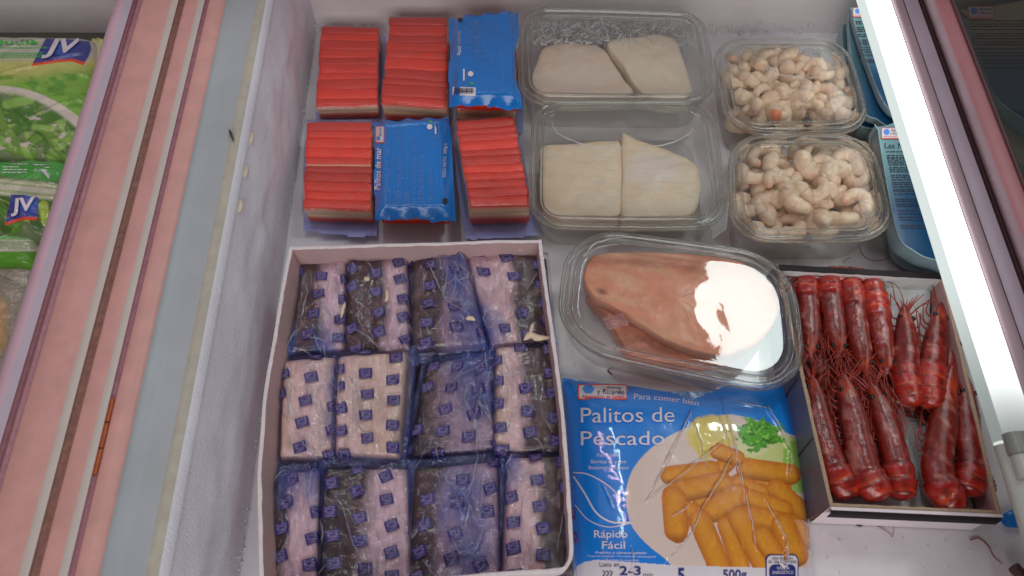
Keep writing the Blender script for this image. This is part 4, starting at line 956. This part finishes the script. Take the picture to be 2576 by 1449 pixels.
bg_ = thing('fish_stick_bag', 'blue printed bag of fish sticks with a picture of golden sticks on a plate', 'frozen food bag', BT.base(0))
def bagkeep(x, y, U, V):
    top = np.interp(x, [1400, 1420, 1500, 1600, 1680, 1740, 1790, 1830, 1880, 2010], [952, 950, 962, 972, 985, 1004, 986, 966, 975, 948])
    return (y > top) & (U > -.004 + .012 * (vn(V * 7, V * 0, 3) - .5)) & (U < 1 + .016 * (vn(V * 7, V * 0, 6) - .5))
sheet('bag_film', BS, 430, 400, 'bag', bg_, bagart, u=(-.01, 1.01), v=(-.03, 1), keep=bagkeep)
w = BT.at(np.array([.02, .98, .98, .02]), np.array([.05, .05, .98, .98]), -.0145); part('bag_back', w, [(0, 3, 2, 1)], 'bluefilm', bg_)
glint_ribs(bg_, None, [((a, ((a[0] + b[0]) / 2 + 4, (a[1] + b[1]) / 2), b), (.0003 + .00005 * w)) for a, b, w, am in CREPX], 5, BS)
pr = Print(BS)
pr.text('Palitos de', (1461, 1064), (1696, 1062), 38, 'white', .0011); pr.text('Pescado', (1461, 1121), (1671, 1120), 36, 'white', .0011)
pr.text('Para comer bien', (1594, 1005), (1756, 1022), 14, 'white', .001, arc=4)
pr.text('Fish sticks', (1502, 1150), (1556, 1150), 9, 'white'); pr.text('Barritas de peixe', (1486, 1166), (1575, 1166), 9, 'white'); pr.text('Bastoncini di pesce', (1481, 1181), (1581, 1181), 9, 'white')
pr.text('Rápido', (1494, 1353), (1578, 1353), 19, 'white', .001, .01); pr.text('Fácil', (1514, 1381), (1572, 1381), 19, 'white', .001, .01)
pr.text('Prefrito y ultracongelado', (1498, 1393), (1626, 1394), 6, 'white', bold=.01); pr.text('Preparado congelado - Pre-cozinhado ultracongelado', (1478, 1401), (1650, 1403), 5, 'white'); pr.text('Bastoncini surgelati', (1524, 1411), (1606, 1412), 5, 'white')
pr.line([(1441, 1189), (1480, 1194), (1530, 1222), (1570, 1262)], 3.2, 'white'); pr.line([(1442, 1198), (1470, 1240), (1500, 1290), (1540, 1314), (1590, 1314)], 4.5, 'white'); pr.line([(1446, 1270), (1480, 1308), (1530, 1326), (1590, 1316)], 2.5, 'white')
pr.text('Listo en', (1508, 1426), (1558, 1426), 11, 'ink'); pr.text('2-3', (1558, 1447), (1612, 1447), 22, 'navy', bold=.02); pr.text('min', (1618, 1450), (1642, 1450), 9, 'ink'); pr.text('5', (1704, 1462), (1722, 1462), 32, 'navy', bold=.03); pr.text('500g', (1818, 1456), (1878, 1456), 22, 'navy', bold=.02)
for k in range(3): pr.line([(1516 + 9 * k, 1436), (1522 + 9 * k, 1442), (1516 + 9 * k, 1450)], 2.5, 'ink', n=8)
pr.fan(rrect(1925, 1395, 2008, 1480, 14), 'navy', .0009); pr.fan(rrect(1928, 1398, 2005, 1480, 12), 'white', .0013)
pr.fan(rrect(1934, 1421, 2000, 1490, 14), 'navy', .0017); pr.text('UNA RACIÓN', (1940, 1409), (1992, 1409), 7, 'ink', .0017); pr.text('DE 100g CONTIENE', (1931, 1418), (2002, 1418), 7, 'ink', .0017)
pr.text('VALOR', (1952, 1434), (1984, 1434), 8, 'white', .0021); pr.text('ENERGÉTICO', (1942, 1445), (1994, 1445), 8, 'white', .0021)
pr.fan(rrect(1452, 967, 1578, 1007, 7), 'logored', .0009); pr.fan(rrect(1456, 970, 1575, 1004, 5), 'white', .0013)
for k in range(6):
    a = k * math.pi / 3; pr.fan([(1480 + 8 * math.cos(a) + 7 * math.cos(t), 980 + 6 * math.sin(a) + 6 * math.sin(t)) for t in np.linspace(0, 6.28, 10)[:-1]], 'logoblue', .0017, 2)
pr.text('y Ricardo', (1502, 992), (1570, 994), 13, 'ink', .0017); pr.text('Antonio', (1526, 979), (1562, 980), 7, 'ink', .0017); pr.text('Alimentación de Calidad', (1463, 1002), (1570, 1003), 7, 'logored', .0017, .02)
pr.build(bg_)

# =================================================================== carton of red prawns
RB = .050
rb = thing('prawn_carton', 'open grey carton of whole red prawns with a dark front edge', 'carton', P(2230, 980, 0))
TL, TR, BR, BL = (1951, 665), (2374, 688), (2519, 1294), (2088, 1275)
def ln(a, b, n=30): return np.stack([np.linspace(a[0], b[0], n), np.linspace(a[1], b[1], n)], 1)
cwall('side_wall', ln(TL, BL), NX, -.004, RB, 'greybox', 'cardin', .003, .001, rb, 'boxedge', .0006)
cwall('side_wall', ln(TR, BR), -NX, -.004, RB, 'greybox', 'cardin', .003, .001, rb, 'boxedge', .0006)
cwall('back_wall', ln(TL, TR), -D, -.004, RB, 'boxdark', 'foam', .0065, .001, rb, 'boxdark', .0004)
cwall('front_wall', ln(BL, BR), D, -.002, RB, 'boxwhite', 'cardin', .003, .001, rb, 'boxedge', .0004)
a = P(*BL, RB - .0005); b = P(*BR, RB - .0005)
n = 30; t = np.linspace(0, 1, n)[:, None]; e0 = a + (b - a) * t
band = np.concatenate([e0 - D * .0015 + [0, 0, .0008], e0 - D * .0045 + [0, 0, -.002], e0 - D * .0055 + [0, 0, -.012]]); part('front_fold', band, gridfaces(n, 3), 'boxdark', rb)
e1 = e0 - D * .0012 + [0, 0, .0014]; band = np.concatenate([e1 + D * .001, e1 - D * .0016]); part('raw_edge', band, gridfaces(n, 2), 'boxwhite', rb)
a2 = P(2003, 905, RB); b2 = P(*BL, RB)
for k in (.12, .55):
    p = a2 + (b2 - a2) * k; ac = Acc(); tube(ac, [p - NX * .0008 + [0, 0, -.003], p - NX * .0030 + D * -.006 + [0, 0, -.040]], .0004, 5); ac.build('fold_line', 'boxdark', rb)
ic = Patch([TL, TR, BR, BL], RB); n = 70; U, V = np.meshgrid(np.linspace(.015, .985, n), np.linspace(.01, .99, n)); U = U.ravel(); V = V.ravel()
part('ice_liner', ic.at(U, V, -.034 + .006 * (fbm(U * 7, V * 9, 5) - .5) + .010 * sstep(.12, 0, V) + .004 * sstep(.5, .75, V) * np.exp(-((U - .62) / .13) ** 2)), gridfaces(n, n), 'foam', rb)

CAR1, CAR2, RD, OR, PALE = A(108, 22, 14, .62), A(58, 12, 10, .62), A(136, 22, 13, .62), A(176, 60, 26, .64), A(150, 96, 86, .64)
def inbox(q):
    x, y = PROJ(q); u, v = Surf(lambda u, v: ic.at(u, v, -.012)).inv(x, y)
    cu = np.clip(u, .03, .965); cv = np.clip(v, .025, .972); r = q.copy(); bad = (np.abs(cu - u) + np.abs(cv - v)) > 1e-3
    w = ic.at(cu, cv, -.012); r[bad] = w[bad]; return r
def red_prawn(pts, z, r0, label, seed, legs=True, headlen=.46, eyes=True, nsg=5):
    rng = np.random.RandomState(seed); n = 54
    zz = np.broadcast_to(z, (len(pts),))
    p = crom(np.array([P(a[0], a[1], h) for a, h in zip(pts, zz)]), n)
    r0 = r0 * 1.02; zz = zz + .005; p[:, 2] += .005; t = np.linspace(0, 1, n); L = np.sum(np.linalg.norm(np.diff(p, axis=0), axis=1))
    hl = headlen; prof = np.interp(t, [0, .05, .12, .25, hl - .12, hl - .02, hl + .04, hl + .5 * (1 - hl), hl + .8 * (1 - hl), .965, .99, 1], [.10, .36, .60, .84, .92, .90, 1.02, 1.02, .90, .70, .45, .12])
    ab = t > headlen; seg = ((t - headlen) / (1 - headlen) * nsg) % 1
    r = r0 * prof * np.where(ab, 1 + .11 * (1 - seg) - .05, 1 + .05 * np.sin(t * 30) * 0)
    root = thing('red_prawn', label, 'red prawn', (p[n // 2][0], p[n // 2][1], max(float(zz.mean()) - r0, .004)), 'whole red prawns in the grey carton')
    ns = 16
    c = np.where(ab[:, None], RD, CAR1); c = mixc(c, CAR2, sstep(.5, .1, t) * .6 * rng.rand(n)); c = mixc(c, OR, np.where(ab, sstep(.6, .95, seg) * .75 * (.4 + .8 * rng.rand(n)), 0)); c = mixc(c, A(70, 10, 10, .6), np.where(ab, sstep(.22, .0, seg) * .7, 0)); c = mixc(c, OR, np.exp(-((t - .1) / .05) ** 2) * .5)
    acc = Acc(); tube(acc, p, r, ns, c, .86)
    V = np.vstack(acc.v); cc = np.vstack(acc.c)
    k = fbm(V[:, 0] * 420, V[:, 1] * 85, seed); cc = mixc(cc, PALE, .7 * sstep(.58, .68, k) * np.repeat(np.where(ab, .35, 1.), ns)); cc = mixc(cc, CAR2, .6 * sstep(.45, .3, k))
    V[:, 2] += .0012 * (fbm(V[:, 0] * 200, V[:, 1] * 200, seed + 2) - .5)
    part('body', V, acc.f, 'redprawn', root, cc)
    tg = np.gradient(p, axis=0); tg /= np.linalg.norm(tg, axis=1)[:, None]; sd = np.cross(tg, [0, 0, 1.]); sd /= np.linalg.norm(sd, axis=1)[:, None]
    h = int(n * .12)
    if eyes:
        for s_ in (-1, 1):
            e = p[h] + sd[h] * s_ * r[h] * .75 + [0, 0, r[h] * .55]; a = Acc()
            th = np.linspace(0, np.pi, 7); ph = np.linspace(0, 2 * np.pi, 10, endpoint=False)
            sp = np.stack([np.outer(np.sin(th), np.cos(ph)), np.outer(np.sin(th), np.sin(ph)), np.outer(np.cos(th), np.ones(10))], -1).reshape(-1, 3) * .0022 + e
            a.add(sp, ringfaces(10, 7)); a.build('eye', 'eye', root)
    an = Acc()
    hd = -tg[2]
    for k in range(7):      # spines and feelers at the head
        s_ = rng.uniform(-1, 1); d = hd + sd[2] * s_ * .8 + np.array([0, 0, rng.uniform(-.1, .45)]); Lk_ = rng.uniform(.010, .022)
        b = p[3] + sd[3] * s_ * r[3] * .8
        q = inbox(np.array([b, b + d * Lk_ * .5, b + d * Lk_ + sd[2] * s_ * .004])); tube(an, crom(q, 7), np.linspace(.0011, .0003, 7), 5)
    for k in range(4):      # long antennae
        s_ = rng.uniform(-1, 1); q = [p[4] + sd[4] * s_ * r[4]]
        d = hd + sd[2] * s_ * .9; 
        for j in range(5):
            nx = q[-1] + d / np.linalg.norm(d) * rng.uniform(.010, .018); nx[2] = min(max(nx[2] + rng.uniform(-.003, .004), zz.min() - .004), RB + .006); q.append(nx); d = d + sd[2] * rng.normal() * .45
        q = inbox(np.array(q))
        tube(an, crom(q, 16), np.linspace(.0006, .00022, 16), 4)
    an.build('antennae', 'redthin', root, kind='stuff')
    if legs:
        lg = Acc()
        for s_ in (-1, 1):
            for k in range(7):
                i = int(n * (.12 + .05 * k)); b = p[i] + sd[i] * s_ * r[i] * .85 - [0, 0, r[i] * .3]
                q = np.array([b, b + sd[i] * s_ * .005 - tg[i] * .004, b + sd[i] * s_ * rng.uniform(.004, .009) - tg[i] * rng.uniform(.012, .030) + [0, 0, rng.uniform(-.004, .006)]])
                tube(lg, crom(inbox(q), 8), np.linspace(.0010, .0004, 8), 5)
        lg.build('legs', 'redthin', root, kind='stuff')
    return root
PR = [
 ([(2036, 905), (2030, 800), (2022, 690)], .030, .0115, 'red prawn partly under the corner of the oval clear box, tail to the back'),
 ([(2106, 905), (2090, 790), (2076, 698)], .032, .0120, 'tail up red prawn, second from the left in the back row'),
 ([(2172, 950), (2150, 820), (2133, 706)], .034, .0115, 'tail up red prawn with a bright orange tail tip, third in the back row'),
 ([(2228, 948), (2206, 820), (2186, 706)], .033, .0122, 'long smooth tail up red prawn bordering the white ice patch'),
 ([(2268, 772), (2274, 880), (2276, 960), (2294, 1030)], .036, .0122, 'bright red prawn lying head to the back with spread whiskers, on the white ice'),
 ([(2362, 768), (2346, 880), (2334, 970), (2340, 1036)], .036, .0125, 'banded red prawn lying head to the back, right of the whiskered one'),
 ([(2396, 840), (2382, 930), (2370, 1030), (2366, 1080)], .028, .0105, 'dark red prawn leaning along the right side of the carton'),
 ([(2038, 948), (2054, 1056), (2090, 1176), (2136, 1262)], .034, .0130, 'tail down red prawn in the front left corner of the carton'),
 ([(2114, 940), (2146, 1082), (2170, 1184), (2214, 1264)], .038, .0140, 'large tail down red prawn in the middle of the front three'),
 ([(2184, 966), (2226, 1082), (2250, 1176), (2266, 1264)], .036, .0125, 'tail down red prawn with an orange tail, bordering the front ice patch'),
 ([(2392, 920), (2364, 1075), (2350, 1180), (2374, 1248), (2416, 1260)], .036, .0145, 'red prawn with its tail curled round in the front right corner'),
 ([(2424, 950), (2426, 1080), (2436, 1180), (2424, 1250)], .034, .0125, 'straight red prawn beside the curled one at the front right'),
 ([(2426, 1104), (2452, 1190), (2474, 1252)], .024, .0100, 'small red prawn squeezed against the right side of the carton'),
 ([(2008, 698), (2080, 698), (2188, 702)], .034, .0085, 'dark red prawn lying sideways along the back of the carton'),
 ([(2066, 1000), (2062, 900), (2052, 760)], .016, .0120, 'dark red prawn underneath, between the first two of the back row'),
 ([(2140, 1010), (2124, 880), (2108, 760)], .016, .0120, 'dark red prawn underneath the third of the back row'),
 ([(2200, 1010), (2184, 900), (2160, 780)], .016, .0120, 'dark red prawn underneath the long smooth one'),
 ([(2070, 990), (2110, 1110), (2160, 1230)], .016, .0125, 'dark red prawn underneath the front left pair'),
 ([(2160, 1000), (2196, 1100), (2226, 1220)], .016, .0125, 'dark red prawn underneath the front middle pair'),
 ([(2330, 1030), (2260, 1010), (2170, 975)], .018, .0095, 'dark red prawn lying crosswise in the middle of the carton'),
 ([(2378, 890), (2396, 1000), (2412, 1090)], .018, .0100, 'dark red prawn underneath along the right side'),
]
frost(rb, 2230, 2350, 700, 800, .010, .020, 260, 61, (.002, .006)); frost(rb, 2260, 2340, 1040, 1265, .010, .022, 420, 62, (.002, .007)); frost(rb, 2030, 2420, 760, 1240, .012, .030, 380, 63, (.001, .004))
HL = [.7, .7, .68, .55, .52, .5, .6, .68, .7, .66, .62, .66, .6, .5]
for k, (pts, z, r0, lb) in enumerate(PR): red_prawn(pts, z, r0, lb, 50 + k, headlen=HL[k] if k < len(HL) else .6, nsg=2.4 if (k < len(HL) and HL[k] > .6) else 4)

# =================================================================== blue trays at the right
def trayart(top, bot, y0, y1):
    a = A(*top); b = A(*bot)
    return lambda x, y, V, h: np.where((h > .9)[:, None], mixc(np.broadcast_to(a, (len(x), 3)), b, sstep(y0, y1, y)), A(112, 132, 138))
def tray(px, ztop, th, label, seed, pr=None, art=None, group='blue lidded trays on the right'):
    c = P(np.mean([p[0] for p in px]), np.mean([p[1] for p in px]), 0)
    t = thing('sealed_tray', label, 'food tray', (c[0], c[1], max(ztop - th, 0)), group)
    slab('tray_body', None, None, [(x + 1, y + 1) for x, y in px], ztop - .002, th - .002, 'trayrim', lambda x, y, V, h: np.broadcast_to(A(112, 132, 138), (len(x), 3)), seed, parent=t, dome=0, rough=.0001, bottom=.86, jagk=0)
    slab('tray_lid', None, None, px, ztop, .0016, 'tray', art or trayart((112, 150, 158), (24, 96, 150), 40, 250), seed + 1, parent=t, dome=.0, rough=.0003, jagk=0)
    if pr:
        S = Surf(lambda u, v: P(2100 + u * 600, v * 800, ztop + .0003 + 0 * u)); q = Print(S); pr(q); q.build(t)
    return t
def lines(q, x0, y0, sk, w, ys, m='ink', seed=1):
    rng = np.random.RandomState(seed)
    for y, ww in ys:
        x = x0 + sk * (y - y0); e = x + ww
        while x < e:
            L = rng.uniform(5, 16); q.quad([(x, y), (x + L, y), (x + L, y + 2.2), (x, y + 2.2)], m, .0004, 2, 2); x += L + 2
def logo(q, x, y, k=1.0):
    q.fan(rrect(x, y, x + 60 * k, y + 30 * k, 4 * k), 'logored', .0005); q.fan(rrect(x + 2 * k, y + 2 * k, x + 58 * k, y + 28 * k, 3 * k), 'white', .0008)
    q.fan([(x + 14 * k + 8 * k * math.cos(t), y + 12 * k + 8 * k * math.sin(t)) for t in np.linspace(0, 6.28, 12)[:-1]], 'logoblue', .0011)
    q.text('Antonio', (x + 26 * k, y + 11 * k), (x + 54 * k, y + 11 * k), 7 * k, 'ink', .0011); q.text('y Ricardo', (x + 24 * k, y + 19 * k), (x + 56 * k, y + 19 * k), 6 * k, 'ink', .0011)
    q.text('Alimentación de Calidad', (x + 4 * k, y + 26 * k), (x + 55 * k, y + 26 * k), 4 * k, 'logored', .0011)
def pr_rear(q):
    logo(q, 2145, 20, .8)
    lines(q, 2152, 55, .14, 0, [(y, 90) for y in (54, 59, 68, 73, 78, 86, 91, 100, 105, 110, 118, 124, 130, 138, 150, 155)], seed=4)
def pr_near(q):
    logo(q, 2216, 322, .95); q.text('Las M', (2225, 373), (2272, 374), 13, 'ink')
    lines(q, 2228, 380, .20, 0, [(y, 90) for y in (381, 390, 395, 399, 404, 409, 414, 421, 426, 431, 440, 445, 451, 458, 463, 469, 476, 480, 487, 500, 505, 512, 517, 528, 536, 545, 552, 566, 572)], seed=5)
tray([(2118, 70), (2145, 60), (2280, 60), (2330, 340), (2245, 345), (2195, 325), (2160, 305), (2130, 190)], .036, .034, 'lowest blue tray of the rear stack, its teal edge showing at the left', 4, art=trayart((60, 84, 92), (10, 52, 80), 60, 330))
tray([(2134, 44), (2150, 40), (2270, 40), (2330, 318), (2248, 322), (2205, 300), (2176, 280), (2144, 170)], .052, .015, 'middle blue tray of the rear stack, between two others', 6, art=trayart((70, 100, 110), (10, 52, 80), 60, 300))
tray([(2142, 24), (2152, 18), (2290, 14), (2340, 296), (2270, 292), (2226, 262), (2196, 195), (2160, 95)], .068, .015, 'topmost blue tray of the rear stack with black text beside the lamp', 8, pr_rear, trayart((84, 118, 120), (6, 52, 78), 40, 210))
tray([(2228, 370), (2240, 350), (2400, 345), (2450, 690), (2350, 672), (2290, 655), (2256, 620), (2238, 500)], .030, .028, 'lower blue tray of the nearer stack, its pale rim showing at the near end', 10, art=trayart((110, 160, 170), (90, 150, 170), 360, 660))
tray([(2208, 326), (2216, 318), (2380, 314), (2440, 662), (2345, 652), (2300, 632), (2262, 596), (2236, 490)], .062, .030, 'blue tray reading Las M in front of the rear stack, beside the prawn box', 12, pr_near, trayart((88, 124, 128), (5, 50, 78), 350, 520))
# below the dark glass
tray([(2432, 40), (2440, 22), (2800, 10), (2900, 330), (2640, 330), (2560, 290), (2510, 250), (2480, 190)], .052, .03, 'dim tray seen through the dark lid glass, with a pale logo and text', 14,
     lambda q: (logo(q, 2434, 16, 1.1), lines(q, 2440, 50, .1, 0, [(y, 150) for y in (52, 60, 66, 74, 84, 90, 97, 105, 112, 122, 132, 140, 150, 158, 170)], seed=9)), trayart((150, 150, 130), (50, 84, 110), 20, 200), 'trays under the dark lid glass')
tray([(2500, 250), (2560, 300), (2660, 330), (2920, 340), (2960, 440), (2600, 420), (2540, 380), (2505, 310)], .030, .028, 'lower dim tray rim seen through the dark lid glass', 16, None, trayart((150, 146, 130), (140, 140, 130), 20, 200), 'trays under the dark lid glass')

# =================================================================== vegetable bags in the left freezer
def vegbag(px, z, label, art, seed, pr, keep=None, amp=.006):
    pt = Patch(px, z); t = thing('vegetable_bag', label, 'frozen food bag', pt.base(0), 'frozen vegetable bags in the left freezer')
    cre = [(np.random.RandomState(seed + k).rand(2), np.random.RandomState(seed + k + 50).rand(2), .02, .0016) for k in range(10)]
    def fn(u, v):
        u = np.asarray(u, float); v = np.asarray(v, float)
        e = np.clip(1 - np.abs(2 * u - 1) ** 9, 0, 1) * np.clip(1 - np.abs(2 * v - 1) ** 14, 0, 1)
        w = -.022 + .022 * e ** .5 + amp * (fbm(u * 4, v * 5, seed) - .5)
        for a, b, wd, am in cre: w = w + am * np.clip(1 - seg_d(u, v, a, b)[0] / wd, 0, 1)
        return pt.at(u, v, w)
    S = Surf(fn, (.8, .5)); sheet('bag_film', S, 230, 200, 'veg', t, art, keep=keep)
    if pr: q = Print(S); pr(q); q.build(t)
def beans(c, x, y, n, box_, seed, cols=((88, 122, 46), (60, 100, 30), (110, 146, 66))):
    rng = np.random.RandomState(seed)
    for k in range(n):
        p = np.array([rng.uniform(box_[0], box_[2]), rng.uniform(box_[1], box_[3])]); th = rng.normal(.3, .8); L = rng.uniform(24, 60)
        d, t = seg_d(x, y, p, p + L * np.array([math.cos(th), math.sin(th)])); r = rng.uniform(8, 15); m = sstep(r + 1, r - 1, d); ed = np.exp(-((d - r) / 2.2) ** 2) * (d < r + 3)
        col = A(*cols[rng.randint(3)]) * (1 + .25 * (fbm(x / 14, y / 14, k) - .5))[:, None]
        c = c * (1 - m[:, None]) + col * m[:, None]; c = mixc(c, A(44, 66, 26), .5 * ed * m)
    return c
JVF = [(115, 97), (172, 98), (225, 104), (230, 124), (222, 144), (213, 157), (183, 147), (145, 150), (82, 160)]
F2 = [(28, 489), (62, 490), (97, 497), (96, 520), (94, 546), (60, 545), (14, 560), (20, 525)]
def flag(c, x, y, poly, dx, dy):
    c = mixc(c, A(190, 60, 30), inpoly(x - dx, y - dy, poly).astype(float)); k = inpoly(x, y, poly).astype(float)
    c = mixc(c, A(44, 52, 112), k); return mixc(c, A(52, 84, 150), k * .8 * sstep(40, 5, np.hypot(x - poly[0][0] - 45, y - poly[0][1] - 25)))
def art1(x, y, U, V):
    n = len(x); c = np.broadcast_to(A(150, 152, 138), (n, 3)).copy()
    c = mixc(c, A(160, 158, 60), .75 * sstep(135, 165, y) ); c = mixc(c, A(92, 140, 46), .9 * sstep(165, 215, y + 22 * (fbm(x / 30, y / 30, 2) - .5) + .12 * (x - 100)))
    c = mixc(c, A(62, 118, 34), .7 * sstep(.5, .62, fbm(x / 26, y / 14, 5)) * (y > 185))
    white = (y > 216 + .0022 * (x) ** 2 * .9) & (y > 214); c = mixc(c, A(168, 160, 150), white.astype(float))
    c2 = beans(mixc(c, A(72, 96, 46), np.full(n, .85)), x, y, 90, (-60, 222, 215, 400), 3); k = sstep(0, 14, y - (226 + .0024 * x ** 2)); c = c * (1 - k[:, None]) + c2 * k[:, None]
    c = mixc(c, A(176, 160, 158), .8 * sstep(.62, .7, fbm(x / 22, y / 12, 21)) * (y > 290))
    return flag(c, x, y, JVF, -4, 7)
def pr1(q):
    q.text('JV', (106, 138), (214, 132), 34, 'white', .0022, .03, .35)
    q.text('Judía', (-8, 113), (98, 113), 13, 'leafgreen', .0008, .02); lines(q, -20, 118, 0, 0, [(120, 130), (133, 130), (138, 135), (143, 130)], 'leafgreen', 3)
vegbag([(-150, 76), (240, 78), (214, 410), (-170, 410)], .062, 'green and yellow vegetable bag with a large blue flag logo', art1, 3, pr1)
def art2(x, y, U, V):
    n = len(x); c = np.broadcast_to(A(150, 150, 128), (n, 3)).copy()
    c = beans(mixc(c, A(60, 84, 40), np.full(n, .8)), x, y, 50, (-60, 470, 190, 560), 8, ((70, 110, 34), (54, 80, 30), (130, 150, 40)))
    c = mixc(c, A(56, 132, 52), .9 * sstep(402, 406, y + .06 * x) * sstep(446, 440, y - .10 * x))
    k = sstep(446, 450, y - .10 * x) * sstep(494, 486, y - .1 * x); c = mixc(c, A(158, 154, 136), k); c = mixc(c, A(104, 128, 76), .7 * k * sstep(.4, .6, vn(x * 0, (y - .1 * x) / 5, 2)))
    return flag(c, x, y, F2, -2, 8)
def pr2(q):
    q.text('JV', (30, 536), (94, 530), 32, 'white', .0022, .03, .15)
    lines(q, 8, 412, 0, 0, [(412, 58), (419, 62), (426, 56), (433, 60)], 'white', 5); lines(q, 84, 414, 0, 0, [(414, 30), (421, 32), (428, 28)], 'white', 6)
vegbag([(-150, 396), (168, 392), (120, 590), (-150, 590)], .066, 'vegetable bag with a green text band and smaller blue flag', art2, 6, pr2)
def art3(x, y, U, V):
    n = len(x); c = np.broadcast_to(A(150, 152, 134), (n, 3)).copy()
    c = mixc(c, A(84, 140, 74), .9 * sstep(568, 574, y) * sstep(606, 598, y)); c = mixc(c, A(110, 124, 92), .7 * sstep(.45, .6, vn(x * 0, y / 5, 4)) * sstep(600, 606, y))
    c = mixc(c, A(70, 122, 30), sstep(630, 636, y)); return c
vegbag([(-150, 562), (92, 566), (76, 662), (-150, 662)], .060, 'green and silver striped end of a vegetable bag, nearest in the left freezer', art3, 9, None)
def art4(x, y, U, V):
    c = np.broadcast_to(A(112, 106, 92), (len(x), 3)); c = mixc(c, A(146, 140, 126), .7 * sstep(.5, .65, fbm(x / 40, y / 12, 31)) * sstep(800, 690, y)); return mixc(c, A(150, 118, 74), .8 * sstep(26, 4, x + 16 * (fbm(x / 9, y / 30, 4) - .5)) * sstep(735, 770, y) * sstep(905, 860, y))
vegbag([(-150, 652), (84, 656), (30, 1010), (-150, 1010)], .052, 'grey beige wrinkled bag below the green striped bag, against the lid track', art4, 15, None)
vegbag([(222, 80), (300, 84), (290, 300), (206, 300)], .050, 'pale yellow green bag edge squeezed between the flag logo bag and the lid track', lambda x, y, U, V: mixc(np.broadcast_to(A(170, 172, 130), (len(x), 3)), A(150, 160, 60), sstep(110, 90, y)), 12, None)

# =================================================================== frost on the liner and ice crumbs
rng = np.random.RandomState(91); acc = Acc()
def crystal(b, L, r):
    d = rng.normal(size=3); d[2] = abs(d[2]); d /= np.linalg.norm(d); q = np.cross(d, rng.normal(size=3)); q /= np.linalg.norm(q); w_ = np.cross(d, q)
    acc.add([b + q * r, b - q * r * .5 + w_ * r, b - q * r * .5 - w_ * r, b + d * L], [(0, 1, 3), (1, 2, 3), (2, 0, 3), (0, 2, 1)])
for k in range(1500):
    sv = rng.uniform(S0, S1); tv_ = rng.uniform(.25, 1) ** .5; b = top * (1 - tv_) + bot * tv_ + sv * D + NX * .001
    if fbm(sv * 14, tv_ * 5, 5) > .42: crystal(b, rng.uniform(.001, .0035), rng.uniform(.0006, .0016))
for k in range(900):
    b = np.array([rng.uniform(-.42, .75), BACK - rng.uniform(.004, .02), rng.uniform(0, .012) ** 1.0]); crystal(b, rng.uniform(.001, .004), rng.uniform(.0006, .002))
for k in range(380):
    x, y = rng.uniform(740, 2560), rng.uniform(90, 1449); crystal(P(x, y, .0006), rng.uniform(.0006, .0022), rng.uniform(.0005, .0013))
acc.build('frost_buildup', M('white_frost', A(205, 205, 210), .7, nz=(200, .1)), None, False, 'stuff')
# =================================================================== loose bits on the floor
def hair(pts, label, z=.0012, r=.00035, m='redthin'):
    p = crom(P([a[0] for a in pts], [a[1] for a in pts], z), 26); ac = Acc(); tube(ac, p, np.linspace(r, r * .5, 26), 5)
    o = ac.build('antenna_scrap', m, None, origin=p.mean(0)); tag(o, label, 'prawn scrap')
hair([(2440, 1358), (2462, 1354), (2486, 1374), (2500, 1400), (2522, 1418)], 'curved red antenna lying on the white floor at the lower right', r=.0006)
hair([(2196, 1316), (2236, 1340), (2246, 1350), (2250, 1318)], 'thin red antenna on the floor just in front of the prawn carton')
hair([(2162, 612), (2170, 640), (2200, 656), (2240, 648), (2256, 630)], 'thin looped antenna on the floor between the prawn boxes and the red prawn carton')
hair([(2122, 660), (2130, 652), (2142, 648)], 'short red antenna by the back edge of the red prawn carton')
hair([(2025, 622), (2034, 620), (2042, 624)], 'tiny dark fibre on the floor in front of the nearer prawn box', m='crumb')
hair([(1529, 931), (1535, 938), (1541, 942)], 'tiny dark fibre on the floor between the oval box and the blue bag', r=.0007, m='crumb')
hair([(2154, 1318), (2164, 1322), (2172, 1317)], 'dark speck on the floor under the front of the prawn carton', r=.0014, m='crumb')
n = 16; U, V = np.meshgrid(np.linspace(0, 1, n), np.linspace(0, 1, n)); U = U.ravel(); V = V.ravel()
tp = Patch([(2512, 1300), (2580, 1262), (2590, 1330), (2530, 1326)], .006); w = tp.at(U, V, .004 * (fbm(U * 4, V * 4, 2) - .5))
o = part('film_scrap', w, gridfaces(n, n), 'bluefilm', None, origin=tp.base(.002)); tag(o, 'torn blue film corner at the near right corner of the prawn carton', 'plastic scrap')
ac = Acc(); a = P(2548, 1424, .012); b = P(2600, 1480, .012); tube(ac, [a, a + (b - a) * .04, b], [.0042, .0050, .0050], 14); o = ac.build('dark_rod', 'rdark', None, origin=a); tag(o, 'dark rounded rod end at the bottom right corner of the freezer', 'rod')
